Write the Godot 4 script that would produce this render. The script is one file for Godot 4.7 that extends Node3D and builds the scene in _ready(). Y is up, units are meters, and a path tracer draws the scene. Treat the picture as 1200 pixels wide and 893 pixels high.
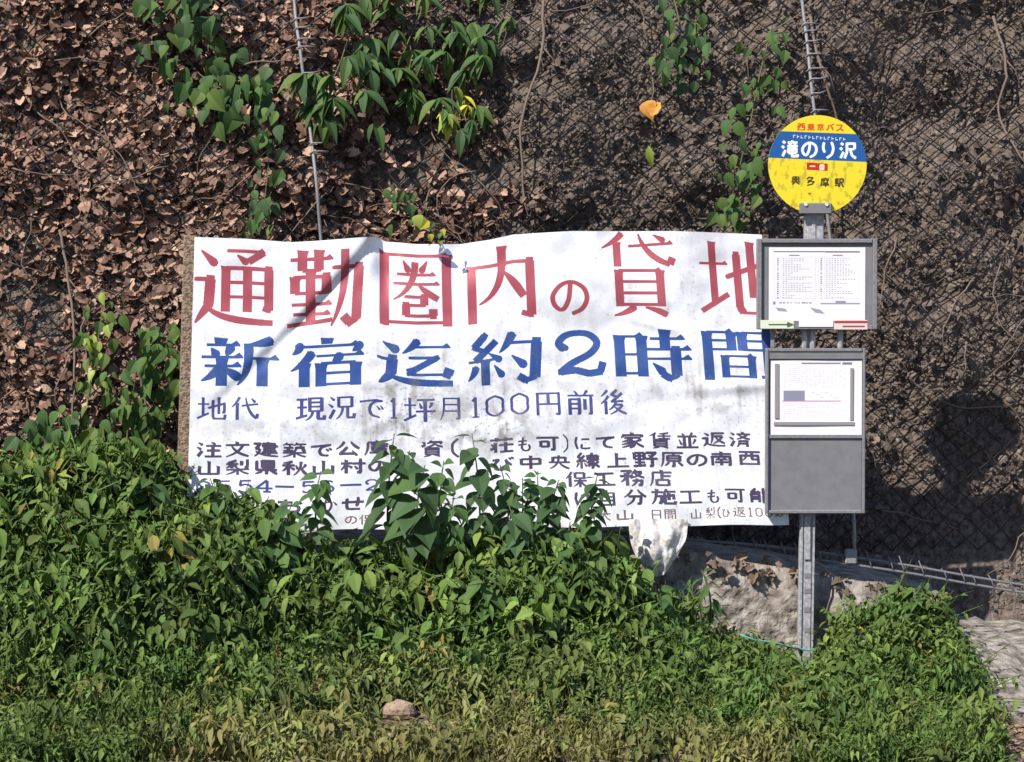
extends Node3D
# A netted hillside behind a road: a weathered land-lease banner, a bus stop sign and a bank of weeds.

const CAM := Vector3(0, 1.75, 12)
const AIM := Vector3(0, 1.38, 0)
const PPM := 256.0            # photograph pixels per metre at the banner's plane (1200 px wide)
var rng := RandomNumberGenerator.new()
var nz := FastNoiseLite.new()
var nf := FastNoiseLite.new()
var names := {}
var glyphs := {}
var M := {}
var leaf_meshes := {}

# ---------------------------------------------------------------- small helpers
func lin(r: float, g: float, b: float) -> Color:
	return Color(r, g, b).linear_to_srgb()

func at(px: float, py: float, z: float) -> Vector3:      # the point at depth z that shows at this place of the photograph
	var f := (AIM - CAM).normalized()
	var r := f.cross(Vector3.UP).normalized()
	var u := r.cross(f)
	var k := 1.0 / (PPM * (AIM - CAM).length())
	var d := f + r * (px - 600.0) * k + u * (446.5 - py) * k
	return CAM + d * ((z - CAM.z) / d.z)

func slope_z(x: float, y: float) -> float:
	var b := -0.83 - maxf(y - 0.55, 0.0) * 0.15 - minf(y - 0.55, 0.0) * 0.6
	return b + nz.get_noise_3d(x * 1.1, y * 1.1, 3.0) * 0.16 * smoothstep(0.9, 1.7, y) + nf.get_noise_2d(x * 3.0, y * 3.0) * 0.05 + nf.get_noise_2d(x * 14.0 + 5.0, y * 14.0) * 0.013 - 0.08 * exp(-(pow((x - 1.95) / 0.28, 2) + pow((y - 3.1) / 0.2, 2)) * 1.3)

func on_slope(px: float, py: float, off := 0.0) -> Vector3:
	var p := at(px, py, -0.9)
	for k in 8:
		p = at(px, py, slope_z(p.x, p.y) + off)
	return p

var crest := []
func crest_y(x: float) -> float:
	for i in range(1, crest.size()):
		if x <= crest[i].x or i == crest.size() - 1:
			var a: Vector3 = crest[i - 1]
			var b: Vector3 = crest[i]
			return lerpf(a.y, b.y, clampf((x - a.x) / (b.x - a.x), 0, 1))
	return 0.0

func weed_top(x: float, z: float) -> float:              # how high the weeds reach
	var t := clampf((z - 0.25) / 1.3, 0.0, 1.0)
	return maxf(crest_y(x) * (1.0 + nf.get_noise_2d(x * 1.3 + 20.0, z * 1.1) * 0.28), 0.02) * pow(1.0 - t, 1.15)

func ground_y(x: float, z: float) -> float:
	var h := weed_top(x, z) * 0.56
	return h + nf.get_noise_2d(x * 2.0, z * 2.0) * 0.02 * smoothstep(5.0, 1.0, z)

func numbered(called: String) -> String:
	var n: int = names.get(called, -1) + 1
	names[called] = n
	return called if n == 0 else "%s_%03d" % [called, n]

func tag(o: Node, label := "", category := "", group := "", kind := "") -> Node:
	if label: o.set_meta("label", label)
	if category: o.set_meta("category", category)
	if group: o.set_meta("group", group)
	if kind: o.set_meta("kind", kind)
	return o

func thing(called: String, where: Vector3, label: String, category: String, group := "") -> Node3D:
	var o := Node3D.new()
	o.name = numbered(called)
	add_child(o)
	o.position = where
	tag(o, label, category, group)
	return o

func put(called: String, mesh: Mesh, mat: Material, parent: Node = self, where := Vector3.ZERO) -> MeshInstance3D:
	var o := MeshInstance3D.new()
	o.name = numbered(called) if parent == self else called
	o.mesh = mesh
	o.material_override = mat
	o.position = where
	parent.add_child(o, true)
	return o

func new_st() -> SurfaceTool:
	var st := SurfaceTool.new()
	st.begin(Mesh.PRIMITIVE_TRIANGLES)
	return st

func done(st: SurfaceTool) -> ArrayMesh:
	st.generate_normals()
	return st.commit()

func tri(st: SurfaceTool, a: Vector3, b: Vector3, c: Vector3) -> void:
	st.add_vertex(a); st.add_vertex(b); st.add_vertex(c)

func quad(st: SurfaceTool, a: Vector3, b: Vector3, c: Vector3, d: Vector3) -> void:
	tri(st, a, b, c); tri(st, a, c, d)

func tube(st: SurfaceTool, pts: Array, r: float, sides := 5, r2 := -1.0, flat := false) -> void:
	if r2 < 0: r2 = r
	var rings := []
	for i in pts.size():
		var t: Vector3 = (pts[mini(i + 1, pts.size() - 1)] - pts[maxi(i - 1, 0)]).normalized()
		var s := t.cross(Vector3(0.13, 0.21, 1.0)).normalized()
		var u := s.cross(t)
		var ring := []
		var rr := lerpf(r, r2, i / maxf(1.0, pts.size() - 1.0))
		for k in sides:
			var a := TAU * k / sides
			ring.append(pts[i] + (s * cos(a) + u * sin(a)) * rr)
		rings.append(ring)
	st.set_smooth_group(-1 if flat else 0)
	for i in pts.size() - 1:
		for k in sides:
			var k2 := (k + 1) % sides
			quad(st, rings[i][k], rings[i + 1][k], rings[i + 1][k2], rings[i][k2])
	for e in [0, pts.size() - 1]:
		for k in range(1, sides - 1):
			if e == 0: tri(st, rings[e][0], rings[e][k], rings[e][k + 1])
			else: tri(st, rings[e][0], rings[e][k + 1], rings[e][k])

func box(st: SurfaceTool, c: Vector3, s: Vector3, bev := 0.003) -> void:   # a box with chamfered edges
	var h := s / 2
	bev = minf(bev, minf(h.x, minf(h.y, h.z)) * 0.5)
	st.set_smooth_group(-1)
	var faces := [[Vector3.RIGHT, Vector3.UP, Vector3.BACK], [Vector3.LEFT, Vector3.UP, Vector3.FORWARD], [Vector3.UP, Vector3.BACK, Vector3.RIGHT], [Vector3.DOWN, Vector3.BACK, Vector3.LEFT], [Vector3.BACK, Vector3.UP, Vector3.LEFT], [Vector3.FORWARD, Vector3.UP, Vector3.RIGHT]]
	for f in faces:
		var n: Vector3 = f[0]
		var a: Vector3 = f[1]
		var b: Vector3 = f[2]
		var cn := c + n * h
		var ea := a * (h - Vector3.ONE * bev)
		var eb := b * (h - Vector3.ONE * bev)
		face(st, [cn + ea + eb, cn + ea - eb, cn - ea - eb, cn - ea + eb], n)
	for i in 3:
		var ax := [Vector3.RIGHT, Vector3.UP, Vector3.BACK]
		var u: Vector3 = ax[i]
		var v: Vector3 = ax[(i + 1) % 3]
		var w: Vector3 = ax[(i + 2) % 3]
		for su in [-1.0, 1.0]:
			for sv in [-1.0, 1.0]:
				var e := w * (h - Vector3.ONE * bev)
				var p: Vector3 = c + u * h * su + v * (h - Vector3.ONE * bev) * sv
				var q: Vector3 = c + u * (h - Vector3.ONE * bev) * su + v * h * sv
				face(st, [p + e, p - e, q - e, q + e], u * su + v * sv)
	for sx in [-1.0, 1.0]:
		for sy in [-1.0, 1.0]:
			for sz in [-1.0, 1.0]:
				var g := Vector3(sx, sy, sz)
				var k := h - Vector3.ONE * bev
				face(st, [c + Vector3(h.x * sx, k.y * sy, k.z * sz), c + Vector3(k.x * sx, h.y * sy, k.z * sz), c + Vector3(k.x * sx, k.y * sy, h.z * sz)], g)

func face(st: SurfaceTool, p: Array, n: Vector3) -> void:   # a convex face turned to n (front faces run clockwise)
	if (p[1] - p[0]).cross(p[2] - p[0]).dot(n) > 0: p.reverse()
	for i in range(1, p.size() - 1):
		tri(st, p[0], p[i], p[i + 1])

func box_mesh(s: Vector3, bev := 0.003) -> ArrayMesh:
	var st := new_st()
	box(st, Vector3.ZERO, s, bev)
	return done(st)

func noise_tex(freq: float, cols: Array, offs: Array, seed_: int, octaves := 4, size := 512, type := FastNoiseLite.TYPE_SIMPLEX_SMOOTH) -> NoiseTexture2D:
	var n := FastNoiseLite.new()
	n.seed = seed_
	n.frequency = freq
	n.noise_type = type
	n.fractal_octaves = octaves
	var t := NoiseTexture2D.new()
	t.width = size; t.height = size
	t.seamless = true
	t.noise = n
	if cols:
		var g := Gradient.new()
		g.colors = PackedColorArray(cols)
		g.offsets = PackedFloat32Array(offs)
		t.color_ramp = g
	return t

func mat(c: Color, rough := 0.8, metal := 0.0) -> StandardMaterial3D:
	var m := StandardMaterial3D.new()
	m.albedo_color = c
	m.roughness = rough
	m.metallic = metal
	return m

func tri_mat(cols: Array, offs: Array, freq: float, metres: float, rough := 0.9, relief := 0.0, seed_ := 1, octaves := 5) -> StandardMaterial3D:
	var m := mat(Color.WHITE, rough)
	m.albedo_texture = noise_tex(freq, cols, offs, seed_, octaves)
	m.uv1_triplanar = true
	m.uv1_world_triplanar = true
	m.uv1_scale = Vector3.ONE / metres
	if relief > 0:
		m.heightmap_enabled = true
		m.heightmap_texture = noise_tex(freq * 2.0, [], [], seed_ + 7, 5)
		m.heightmap_scale = relief
	return m

# ---------------------------------------------------------------- lettering, drawn stroke by stroke
# h level stroke with a serif, v upright, p sweep that thins, n sweep that swells, d drop, l bent line, c curve, @ another sign set into a box x y w h (per cent)
func make_glyphs() -> void:
	var g := glyphs
	g["土"] = "h 5 32 95 32;v 50 5 50 82;l 2 92 98 70"
	g["也"] = "l 2 48 92 30 92 68 78 66;v 60 4 60 74;l 26 20 26 86 34 93 94 93 97 76"
	g["地"] = "@土 0 0 42 100;@也 40 0 60 100"
	g["貝"] = "v 12 4 12 80;v 88 4 88 80;h 12 5 88 5;h 12 28 88 28;h 12 52 88 52;h 12 76 88 76;p 38 80 30 92 0 99;n 58 82 80 86 97 98"
	g["代"] = "p 30 3 22 25 2 45;v 22 28 22 98;h 38 40 95 32;n 52 5 60 70 92 92;l 92 92 96 72;d 72 8 84 22"
	g["貸"] = "@代 0 0 100 42;@貝 14 43 72 57"
	g["辶"] = "d 8 8 24 22;l 2 42 20 42 18 72;p 20 70 12 80 2 94;n 14 72 30 93 98 92"
	g["甬"] = "h 10 6 80 6;l 82 6 52 22;d 30 12 46 22;v 8 30 8 99;l 8 32 92 32 92 95 80 92;h 8 54 92 54;h 8 76 92 76;v 50 30 50 99"
	g["通"] = "@辶 0 0 100 100;@甬 34 3 64 78"
	g["勤"] = "h 4 14 58 14;v 20 3 20 28;v 42 3 42 28;h 20 28 42 28;l 10 36 52 36 52 56;v 10 36 10 56;h 10 56 52 56;v 31 28 31 92;h 6 70 56 70;h 8 82 54 82;l 0 96 60 90;l 62 26 95 26 91 90 82 95 74 86;p 77 4 79 62 58 98"
	g["巻"] = "d 25 2 35 18;d 75 2 64 18;h 12 26 88 26;h 4 42 96 42;p 50 4 50 50 4 70;n 56 42 70 56 97 68;l 30 64 68 64 68 78 30 78;l 30 78 30 96 86 96 86 84"
	g["圏"] = "v 6 4 6 98;v 94 4 94 98;h 6 6 94 6;h 6 93 94 93;@巻 16 11 68 76"
	g["内"] = "v 8 24 8 98;l 8 26 92 26 92 94 78 90;v 52 4 52 30;p 52 26 50 62 18 74;n 54 36 68 50 82 70"
	g["の"] = "c 54 16 48 58 32 84 14 72 10 46 30 20 58 12 86 28 93 56 80 82 56 95"
	g["新"] = "v 26 2 26 12;h 8 16 48 16;d 14 22 20 34;p 40 20 36 30 34 36;h 2 40 52 40;h 6 58 50 58;v 28 40 28 98;p 26 60 18 78 2 88;n 30 62 42 72 50 82;p 92 4 80 12 60 16;p 62 12 66 70 48 97;h 62 42 98 42;v 80 42 80 98"
	g["宀"] = "v 50 2 50 14;h 10 18 90 18;p 14 14 14 26 4 32;p 94 18 92 24 84 30"
	g["宿"] = "@宀 0 0 100 100;p 30 30 24 48 2 66;v 20 50 20 98;h 36 37 96 37;p 68 38 62 46 58 50;l 42 52 88 52;v 42 52 42 98;v 88 52 88 98;h 42 72 88 72;h 42 94 88 94"
	g["乞"] = "p 32 2 24 20 2 38;h 20 20 92 20;l 16 50 70 50 18 88 20 97 90 97 95 80"
	g["迄"] = "@辶 0 0 100 100;@乞 32 2 66 74"
	g["糸"] = "l 52 2 22 24 56 34;l 84 14 24 50;d 62 36 90 50;l 6 52 92 48;v 52 48 52 98;p 26 62 22 76 4 88;d 76 60 96 80"
	g["約"] = "@糸 0 0 48 100;p 62 4 56 24 44 38;l 58 22 94 22 90 90 78 95 68 86;d 60 46 75 64"
	g["2"] = "c 16 38 8 24 26 6 64 4 84 24 70 48 34 70 10 90;l 10 90 40 86 66 94 88 90 94 68;d 14 26 22 36"
	g["時"] = "v 4 14 4 92;v 34 14 34 92;h 4 16 34 16;h 4 50 34 50;h 4 86 34 86;v 66 3 66 40;h 46 20 90 20;h 40 40 98 40;h 40 58 98 58;l 80 42 80 90 70 95 60 86;d 48 66 60 82"
	g["門"] = "v 6 4 6 98;h 6 5 42 5;v 42 4 42 40;h 6 21 42 21;h 6 38 42 38;v 58 4 58 40;h 58 5 94 5;l 94 4 94 92 82 90;h 58 21 94 21;h 58 38 94 38"
	g["日"] = "v 15 4 15 98;v 85 4 85 98;h 15 6 85 6;h 15 50 85 50;h 15 92 85 92"
	g["間"] = "@門 0 0 100 100;@日 22 48 56 46"
	g["現"] = "h 4 12 38 12;h 6 44 36 44;l 2 88 40 76;v 21 12 21 82;v 48 6 48 62;v 88 6 88 62;h 48 8 88 8;h 48 25 88 25;h 48 42 88 42;h 48 60 88 60;p 58 62 56 84 34 97;l 76 62 76 92 96 92 97 78"
	g["氵"] = "d 8 6 22 18;d 2 34 16 46;l 6 94 24 58"
	g["況"] = "@氵 0 0 100 100;v 40 8 40 50;v 88 8 88 50;h 40 10 88 10;h 40 48 88 48;p 54 50 54 80 30 97;l 72 50 72 92 95 92 97 76"
	g["て"] = "l 4 22 94 14;c 88 16 54 30 42 56 52 84 82 92"
	g["で"] = "@て 0 0 100 100;d 70 42 80 54;d 84 36 93 48"
	g["1"] = "v 50 4 50 95;l 28 22 50 8;l 26 95 74 95"
	g["坪"] = "@土 0 0 40 100;h 42 12 96 12;d 50 24 56 42;p 90 24 86 36 80 44;h 38 56 98 56;v 68 12 68 98"
	g["月"] = "p 20 6 24 70 2 98;l 22 8 86 8 86 92 72 92;h 24 34 86 34;h 22 60 86 60"
	g["0"] = "c 50 5 82 22 84 50 82 78 50 95 18 78 16 50 18 22 50 5"
	g["円"] = "v 8 6 8 98;l 8 8 92 8 92 94 78 92;v 50 8 50 52;h 8 52 92 52"
	g["前"] = "d 28 2 38 16;p 74 2 70 12 62 18;h 4 22 96 22;v 12 34 12 98;l 12 36 46 36 46 94 38 92;h 12 54 46 54;h 12 72 46 72;v 66 36 66 78;l 88 30 88 94 78 92"
	g["後"] = "p 28 2 20 16 4 26;p 32 24 22 44 2 56;v 22 46 22 98;l 62 4 44 20 66 30;l 84 14 46 48;l 40 48 88 46;p 60 50 52 70 32 80;l 56 60 84 60;p 84 60 70 84 36 98;n 52 66 70 88 98 97"
	g["注"] = "@氵 0 0 100 100;d 60 2 72 14;h 38 26 96 26;h 42 56 92 56;v 66 26 66 92;h 34 94 98 94"
	g["文"] = "v 50 2 50 18;h 4 22 96 22;p 72 24 60 72 6 97;n 28 26 44 76 96 96"
	g["建"] = "l 38 14 84 14 84 41;h 32 28 96 28;h 38 41 84 41;h 38 56 88 56;h 32 70 94 70;v 62 3 62 84;l 4 14 26 14 10 46 26 46;p 26 46 22 80 2 96;n 8 62 30 92 98 93"
	g["竹"] = "p 22 10 16 42 4 76;h 18 46 46 46;d 28 60 34 96;p 62 10 58 42 48 76;h 60 46 96 46;d 72 60 78 96"
	g["木"] = "h 4 24 96 24;v 50 2 50 98;p 46 26 34 68 4 88;n 54 26 70 68 96 88"
	g["築"] = "@竹 0 0 100 27;h 8 34 44 34;v 26 34 26 56;l 6 58 46 54;l 58 34 86 34 86 54 96 56;p 58 34 58 50 48 58;@木 0 57 100 43"
	g["公"] = "p 36 6 30 34 4 54;n 62 6 72 36 96 54;l 46 48 20 86 80 86;d 66 66 84 94"
	g["广"] = "v 54 2 54 14;h 14 16 96 16;p 16 16 18 70 2 98"
	g["庫"] = "@广 0 0 100 100;h 28 30 94 30;v 34 42 34 70;v 86 42 86 70;h 34 43 86 43;h 34 56 86 56;h 34 69 86 69;h 22 82 98 82;v 60 24 60 98"
	g["資"] = "d 6 8 18 16;l 4 36 22 26;p 48 2 42 12 28 18;l 46 10 92 10 84 20;p 62 14 60 32 26 40;n 62 20 76 34 98 40;@貝 14 43 72 57"
	g["("] = "c 74 0 40 24 34 50 40 76 74 99"
	g[")"] = "c 26 0 60 24 66 50 60 76 26 99"
	g["荘"] = "h 4 14 96 14;v 32 2 32 26;v 68 2 68 26;v 26 32 26 98;d 8 40 16 52;l 4 76 26 64;h 40 50 98 50;v 68 32 68 92;h 44 93 96 93"
	g["も"] = "c 44 4 38 40 34 76 50 94 76 90 84 70 78 56;l 12 30 66 26;l 12 54 64 50"
	g["可"] = "h 2 10 98 10;l 80 10 80 92 64 90;v 20 34 20 72;v 54 34 54 72;h 20 36 54 36;h 20 70 54 70"
	g["に"] = "c 16 8 10 50 20 92;l 44 24 90 22;c 46 62 44 84 64 90 94 86"
	g["家"] = "@宀 0 0 100 100;h 18 34 82 34;p 50 36 36 50 8 60;c 36 44 56 62 56 84 40 96;p 50 56 34 68 6 78;p 54 70 36 86 6 96;p 88 44 76 54 60 58;n 58 52 72 78 98 92"
	g["任"] = "p 30 3 22 25 2 45;v 22 28 22 98;p 88 4 64 16 44 18;h 38 50 96 50;v 66 16 66 90;h 42 92 92 92"
	g["賃"] = "@任 0 0 100 42;@貝 14 42 72 58"
	g["並"] = "d 28 2 36 16;p 74 2 70 12 64 18;h 8 24 92 24;v 38 24 38 92;v 62 24 62 92;d 14 42 24 72;p 88 42 84 60 74 72;h 2 93 98 93"
	g["返"] = "@辶 0 0 100 100;h 38 10 94 10;p 44 10 46 48 36 76;l 50 30 88 30;p 88 30 74 60 46 78;n 56 34 70 62 97 76"
	g["済"] = "@氵 0 0 100 100;v 64 2 64 12;h 36 16 96 16;p 84 18 66 40 34 48;n 44 20 66 42 97 48;p 48 54 46 84 34 98;v 82 54 82 98;h 48 60 82 60;h 46 76 82 76"
	g["山"] = "v 50 4 50 90;v 10 38 10 92;v 90 38 90 94;h 10 90 90 90"
	g["梨"] = "p 44 2 30 8 8 12;h 2 24 50 24;v 26 8 26 54;p 24 26 16 42 2 50;d 30 30 44 44;v 66 6 66 36;l 90 2 90 50 78 48;@木 0 50 100 50"
	g["県"] = "v 34 4 34 52;l 34 5 80 5 80 52;h 34 20 80 20;h 34 36 80 36;h 34 51 80 51;l 12 12 12 66 94 66;v 52 66 52 98;p 32 74 26 84 6 92;n 68 74 80 82 94 92"
	g["秋"] = "p 40 4 28 10 6 14;h 2 30 48 30;v 26 12 26 98;p 24 32 16 58 2 70;d 30 40 46 56;d 54 28 60 50;p 92 26 88 40 80 50;p 74 4 76 66 46 98;n 74 40 80 76 99 96"
	g["村"] = "h 2 28 46 28;v 24 4 24 98;p 24 30 16 58 2 72;d 28 40 44 56;h 48 30 98 30;l 80 4 80 92 66 90;d 56 46 66 64"
	g["ひ"] = "l 4 22 34 18;c 34 18 14 52 20 86 50 92 70 66 66 22;n 66 22 76 50 92 62"
	g["び"] = "@ひ 0 0 100 100;d 78 8 86 18;d 90 4 98 14"
	g["中"] = "v 50 2 50 98;v 10 24 10 66;v 90 24 90 66;h 10 26 90 26;h 10 62 90 62"
	g["央"] = "v 22 16 22 52;v 80 16 80 52;h 22 18 80 18;h 2 52 98 52;p 50 2 52 74 6 97;n 52 54 66 84 97 97"
	g["線"] = "@糸 0 0 46 100;p 70 2 66 8 60 14;v 52 14 52 44;v 92 14 92 44;h 52 15 92 15;h 52 29 92 29;h 52 43 92 43;l 72 46 72 92 64 92;l 50 58 66 58 52 84;p 94 54 88 64 78 68;n 76 60 86 80 99 88"
	g["上"] = "v 46 4 46 92;h 46 42 86 42;h 2 94 98 94"
	g["野"] = "v 6 8 6 50;v 46 8 46 50;h 6 9 46 9;h 6 29 46 29;h 6 49 46 49;v 26 9 26 90;h 6 70 46 70;l 0 94 52 88;l 56 8 92 8 76 30;d 62 24 74 34;h 52 46 98 46;l 78 46 78 94 66 92"
	g["原"] = "h 10 8 98 8;p 14 8 16 66 2 98;p 60 12 58 18 54 24;v 32 26 32 60;v 86 26 86 60;h 32 27 86 27;h 32 43 86 43;h 32 59 86 59;l 59 60 59 94 48 92;p 36 68 30 82 18 90;n 76 68 86 78 96 90"
	g["南"] = "h 6 18 94 18;v 50 2 50 34;v 10 34 10 98;l 10 36 90 36 90 94 80 94;d 34 42 40 52;p 66 42 64 48 58 54;h 24 56 76 56;h 20 74 80 74;v 50 56 50 96"
	g["西"] = "h 2 8 98 8;v 10 32 10 98;l 10 33 90 33 90 96;h 10 90 90 90;p 36 8 38 52 18 64;l 62 8 62 58 84 58"
	g["5"] = "l 80 6 28 6 24 44;c 24 44 54 34 82 50 82 80 50 95 20 86;d 18 78 26 88"
	g["4"] = "l 62 6 8 66 94 66;v 66 6 66 94;l 46 94 86 94"
	g["6"] = "c 78 14 56 4 28 24 16 60 30 92 62 94 82 72 68 48 40 48 20 66"
	g["-"] = "l 4 50 96 50"
	g["工"] = "h 8 12 92 12;v 50 12 50 90;h 2 92 98 92"
	g["務"] = "l 6 8 44 8 28 26;d 14 20 26 30;l 2 38 48 38 40 50;v 28 38 28 98;p 26 40 16 64 2 74;p 64 2 56 18 46 26;l 60 14 90 14;p 88 14 74 40 46 50;n 58 22 72 40 98 48;l 52 66 88 66 84 94 72 92;p 68 52 68 84 44 98"
	g["店"] = "@广 0 0 100 100;v 56 22 56 60;h 56 38 92 38;v 32 60 32 96;v 84 60 84 96;h 32 61 84 61;h 32 92 84 92"
	g["は"] = "c 14 8 10 50 18 92;h 36 28 96 28;c 70 6 70 60 70 86 50 94 38 82 52 72 74 80 94 94"
	g["お"] = "h 4 24 60 24;c 34 4 34 84 12 80 16 62 50 46 84 56 82 86 56 92;d 74 16 92 30"
	g["か"] = "c 6 32 60 28 64 60 48 92 36 86;p 34 4 30 56 8 88;d 76 24 94 48"
	g["せ"] = "l 4 42 96 36;c 72 8 72 40 66 64;c 26 14 26 78 40 90 80 88"
	g["自"] = "p 50 2 44 10 38 16;v 16 16 16 98;v 84 16 84 98;h 16 17 84 17;h 16 42 84 42;h 16 66 84 66;h 16 92 84 92"
	g["分"] = "p 38 4 30 30 2 50;n 62 4 74 32 98 50;l 24 46 76 46 72 90 58 90;p 46 46 46 80 12 98"
	g["施"] = "v 24 2 24 14;h 2 20 48 20;p 22 22 20 74 2 98;l 22 46 44 46 40 90 30 88;p 64 2 58 18 48 28;h 60 16 98 16;l 50 50 92 38 92 66;v 72 26 72 72;l 56 34 56 92 96 92 98 76"
	g["能"] = "l 24 4 8 26 44 24;d 34 14 44 26;v 8 38 8 98;l 8 39 42 39 42 94;h 8 56 42 56;h 8 72 42 72;l 60 4 60 40 92 40 94 28;l 90 10 60 24;l 60 52 60 94 92 94 95 80;l 90 60 60 74"
	g["大"] = "h 4 34 96 34;p 52 2 52 70 4 97;n 52 36 64 76 96 97"
	g["保"] = "p 30 3 22 25 2 45;v 22 28 22 98;v 46 8 46 42;v 88 8 88 42;h 46 9 88 9;h 46 41 88 41;@木 36 44 64 56"
	g["東"] = "h 6 16 94 16;v 18 32 18 62;v 82 32 82 62;h 18 32 82 32;h 18 47 82 47;h 18 62 82 62;v 50 2 50 98;l 46 64 6 92;l 54 64 94 92"
	g["京"] = "v 50 2 50 16;h 4 18 96 18;v 24 32 24 54;v 76 32 76 54;h 24 32 76 32;h 24 54 76 54;v 50 54 50 98;l 30 66 14 88;l 70 66 88 86"
	g["滝"] = "@氵 0 0 100 100;v 64 2 64 12;h 36 14 96 14;l 50 20 54 30;l 82 20 78 30;h 34 34 98 34;v 42 44 42 76;v 88 44 88 76;h 42 45 88 45;h 42 60 88 60;h 42 76 88 76;l 64 45 64 94 96 94 97 82"
	g["り"] = "c 22 8 18 40 26 62;c 68 6 78 40 68 76 40 96"
	g["沢"] = "@氵 0 0 100 100;l 42 10 90 10 90 42;h 42 42 90 42;l 44 10 44 60 30 96;l 64 44 74 78 98 96"
	g["奥"] = "v 18 14 18 60;v 82 14 82 60;h 18 14 82 14;v 50 4 50 60;h 26 40 74 40;l 34 26 66 56;l 66 26 34 56;h 2 68 98 68;l 48 68 10 96;l 54 68 92 96"
	g["多"] = "l 44 2 10 30;l 40 12 78 12 60 38 20 50;l 60 44 18 72;l 54 56 92 56 72 84 16 98"
	g["摩"] = "@广 0 0 100 100;h 22 32 56 32;v 38 24 38 54;h 60 32 96 32;v 78 24 78 54;h 30 62 88 62;h 24 74 94 74;h 20 86 98 86;l 60 56 60 98 50 96"
	g["駅"] = "v 8 4 8 60;h 8 6 44 6;h 8 24 42 24;h 8 42 42 42;v 26 6 26 60;l 8 60 46 60 44 94 36 92;l 6 72 8 88;l 18 72 22 86;l 30 72 34 84;l 54 8 92 8 92 44;h 54 44 92 44;l 56 8 56 60 46 98;l 72 44 80 78 99 98"
	g["バ"] = "l 34 20 28 60 6 88;l 58 18 74 50 90 88;l 74 2 84 18;l 88 0 98 14"
	g["ス"] = "l 12 14 80 14 60 60 8 94;l 54 56 94 92"
	g["一"] = "l 6 50 94 50"
	g["番"] = "l 84 4 20 10;l 8 26 92 26;l 50 8 50 54;l 46 28 8 54;l 54 28 92 54;v 20 60 20 98;v 80 60 80 98;h 20 62 80 62;h 20 78 80 78;h 20 96 80 96;v 50 60 50 98"

func fill_poly(im: Image, p: PackedVector2Array, c: Color) -> void:
	var y0 := INF
	var y1 := -INF
	for q in p:
		y0 = minf(y0, q.y); y1 = maxf(y1, q.y)
	for y in range(maxi(0, int(floor(y0))), mini(im.get_height() - 1, int(ceil(y1))) + 1):
		var a := INF
		var b := -INF
		for i in p.size():
			var s := p[i]
			var e := p[(i + 1) % p.size()]
			if (s.y <= y) != (e.y <= y):
				var x := s.x + (e.x - s.x) * (y - s.y) / (e.y - s.y)
				a = minf(a, x); b = maxf(b, x)
		if b > a:
			im.fill_rect(Rect2i(roundi(a), y, maxi(1, roundi(b) - roundi(a)), 1), c)

func pen(im: Image, pts: Array, ws: Array, c: Color) -> void:
	for i in pts.size() - 1:
		var d: Vector2 = (pts[i + 1] - pts[i])
		if d.length() < 0.01: continue
		var n := d.normalized().orthogonal()
		fill_poly(im, PackedVector2Array([pts[i] + n * ws[i], pts[i + 1] + n * ws[i + 1], pts[i + 1] - n * ws[i + 1], pts[i] - n * ws[i]]), c)
	for i in range(1, pts.size() - 1):
		var w: float = ws[i] * 0.98
		var o := PackedVector2Array()
		for k in 8: o.append(pts[i] + Vector2.from_angle(TAU * k / 8) * w)
		fill_poly(im, o, c)

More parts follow.
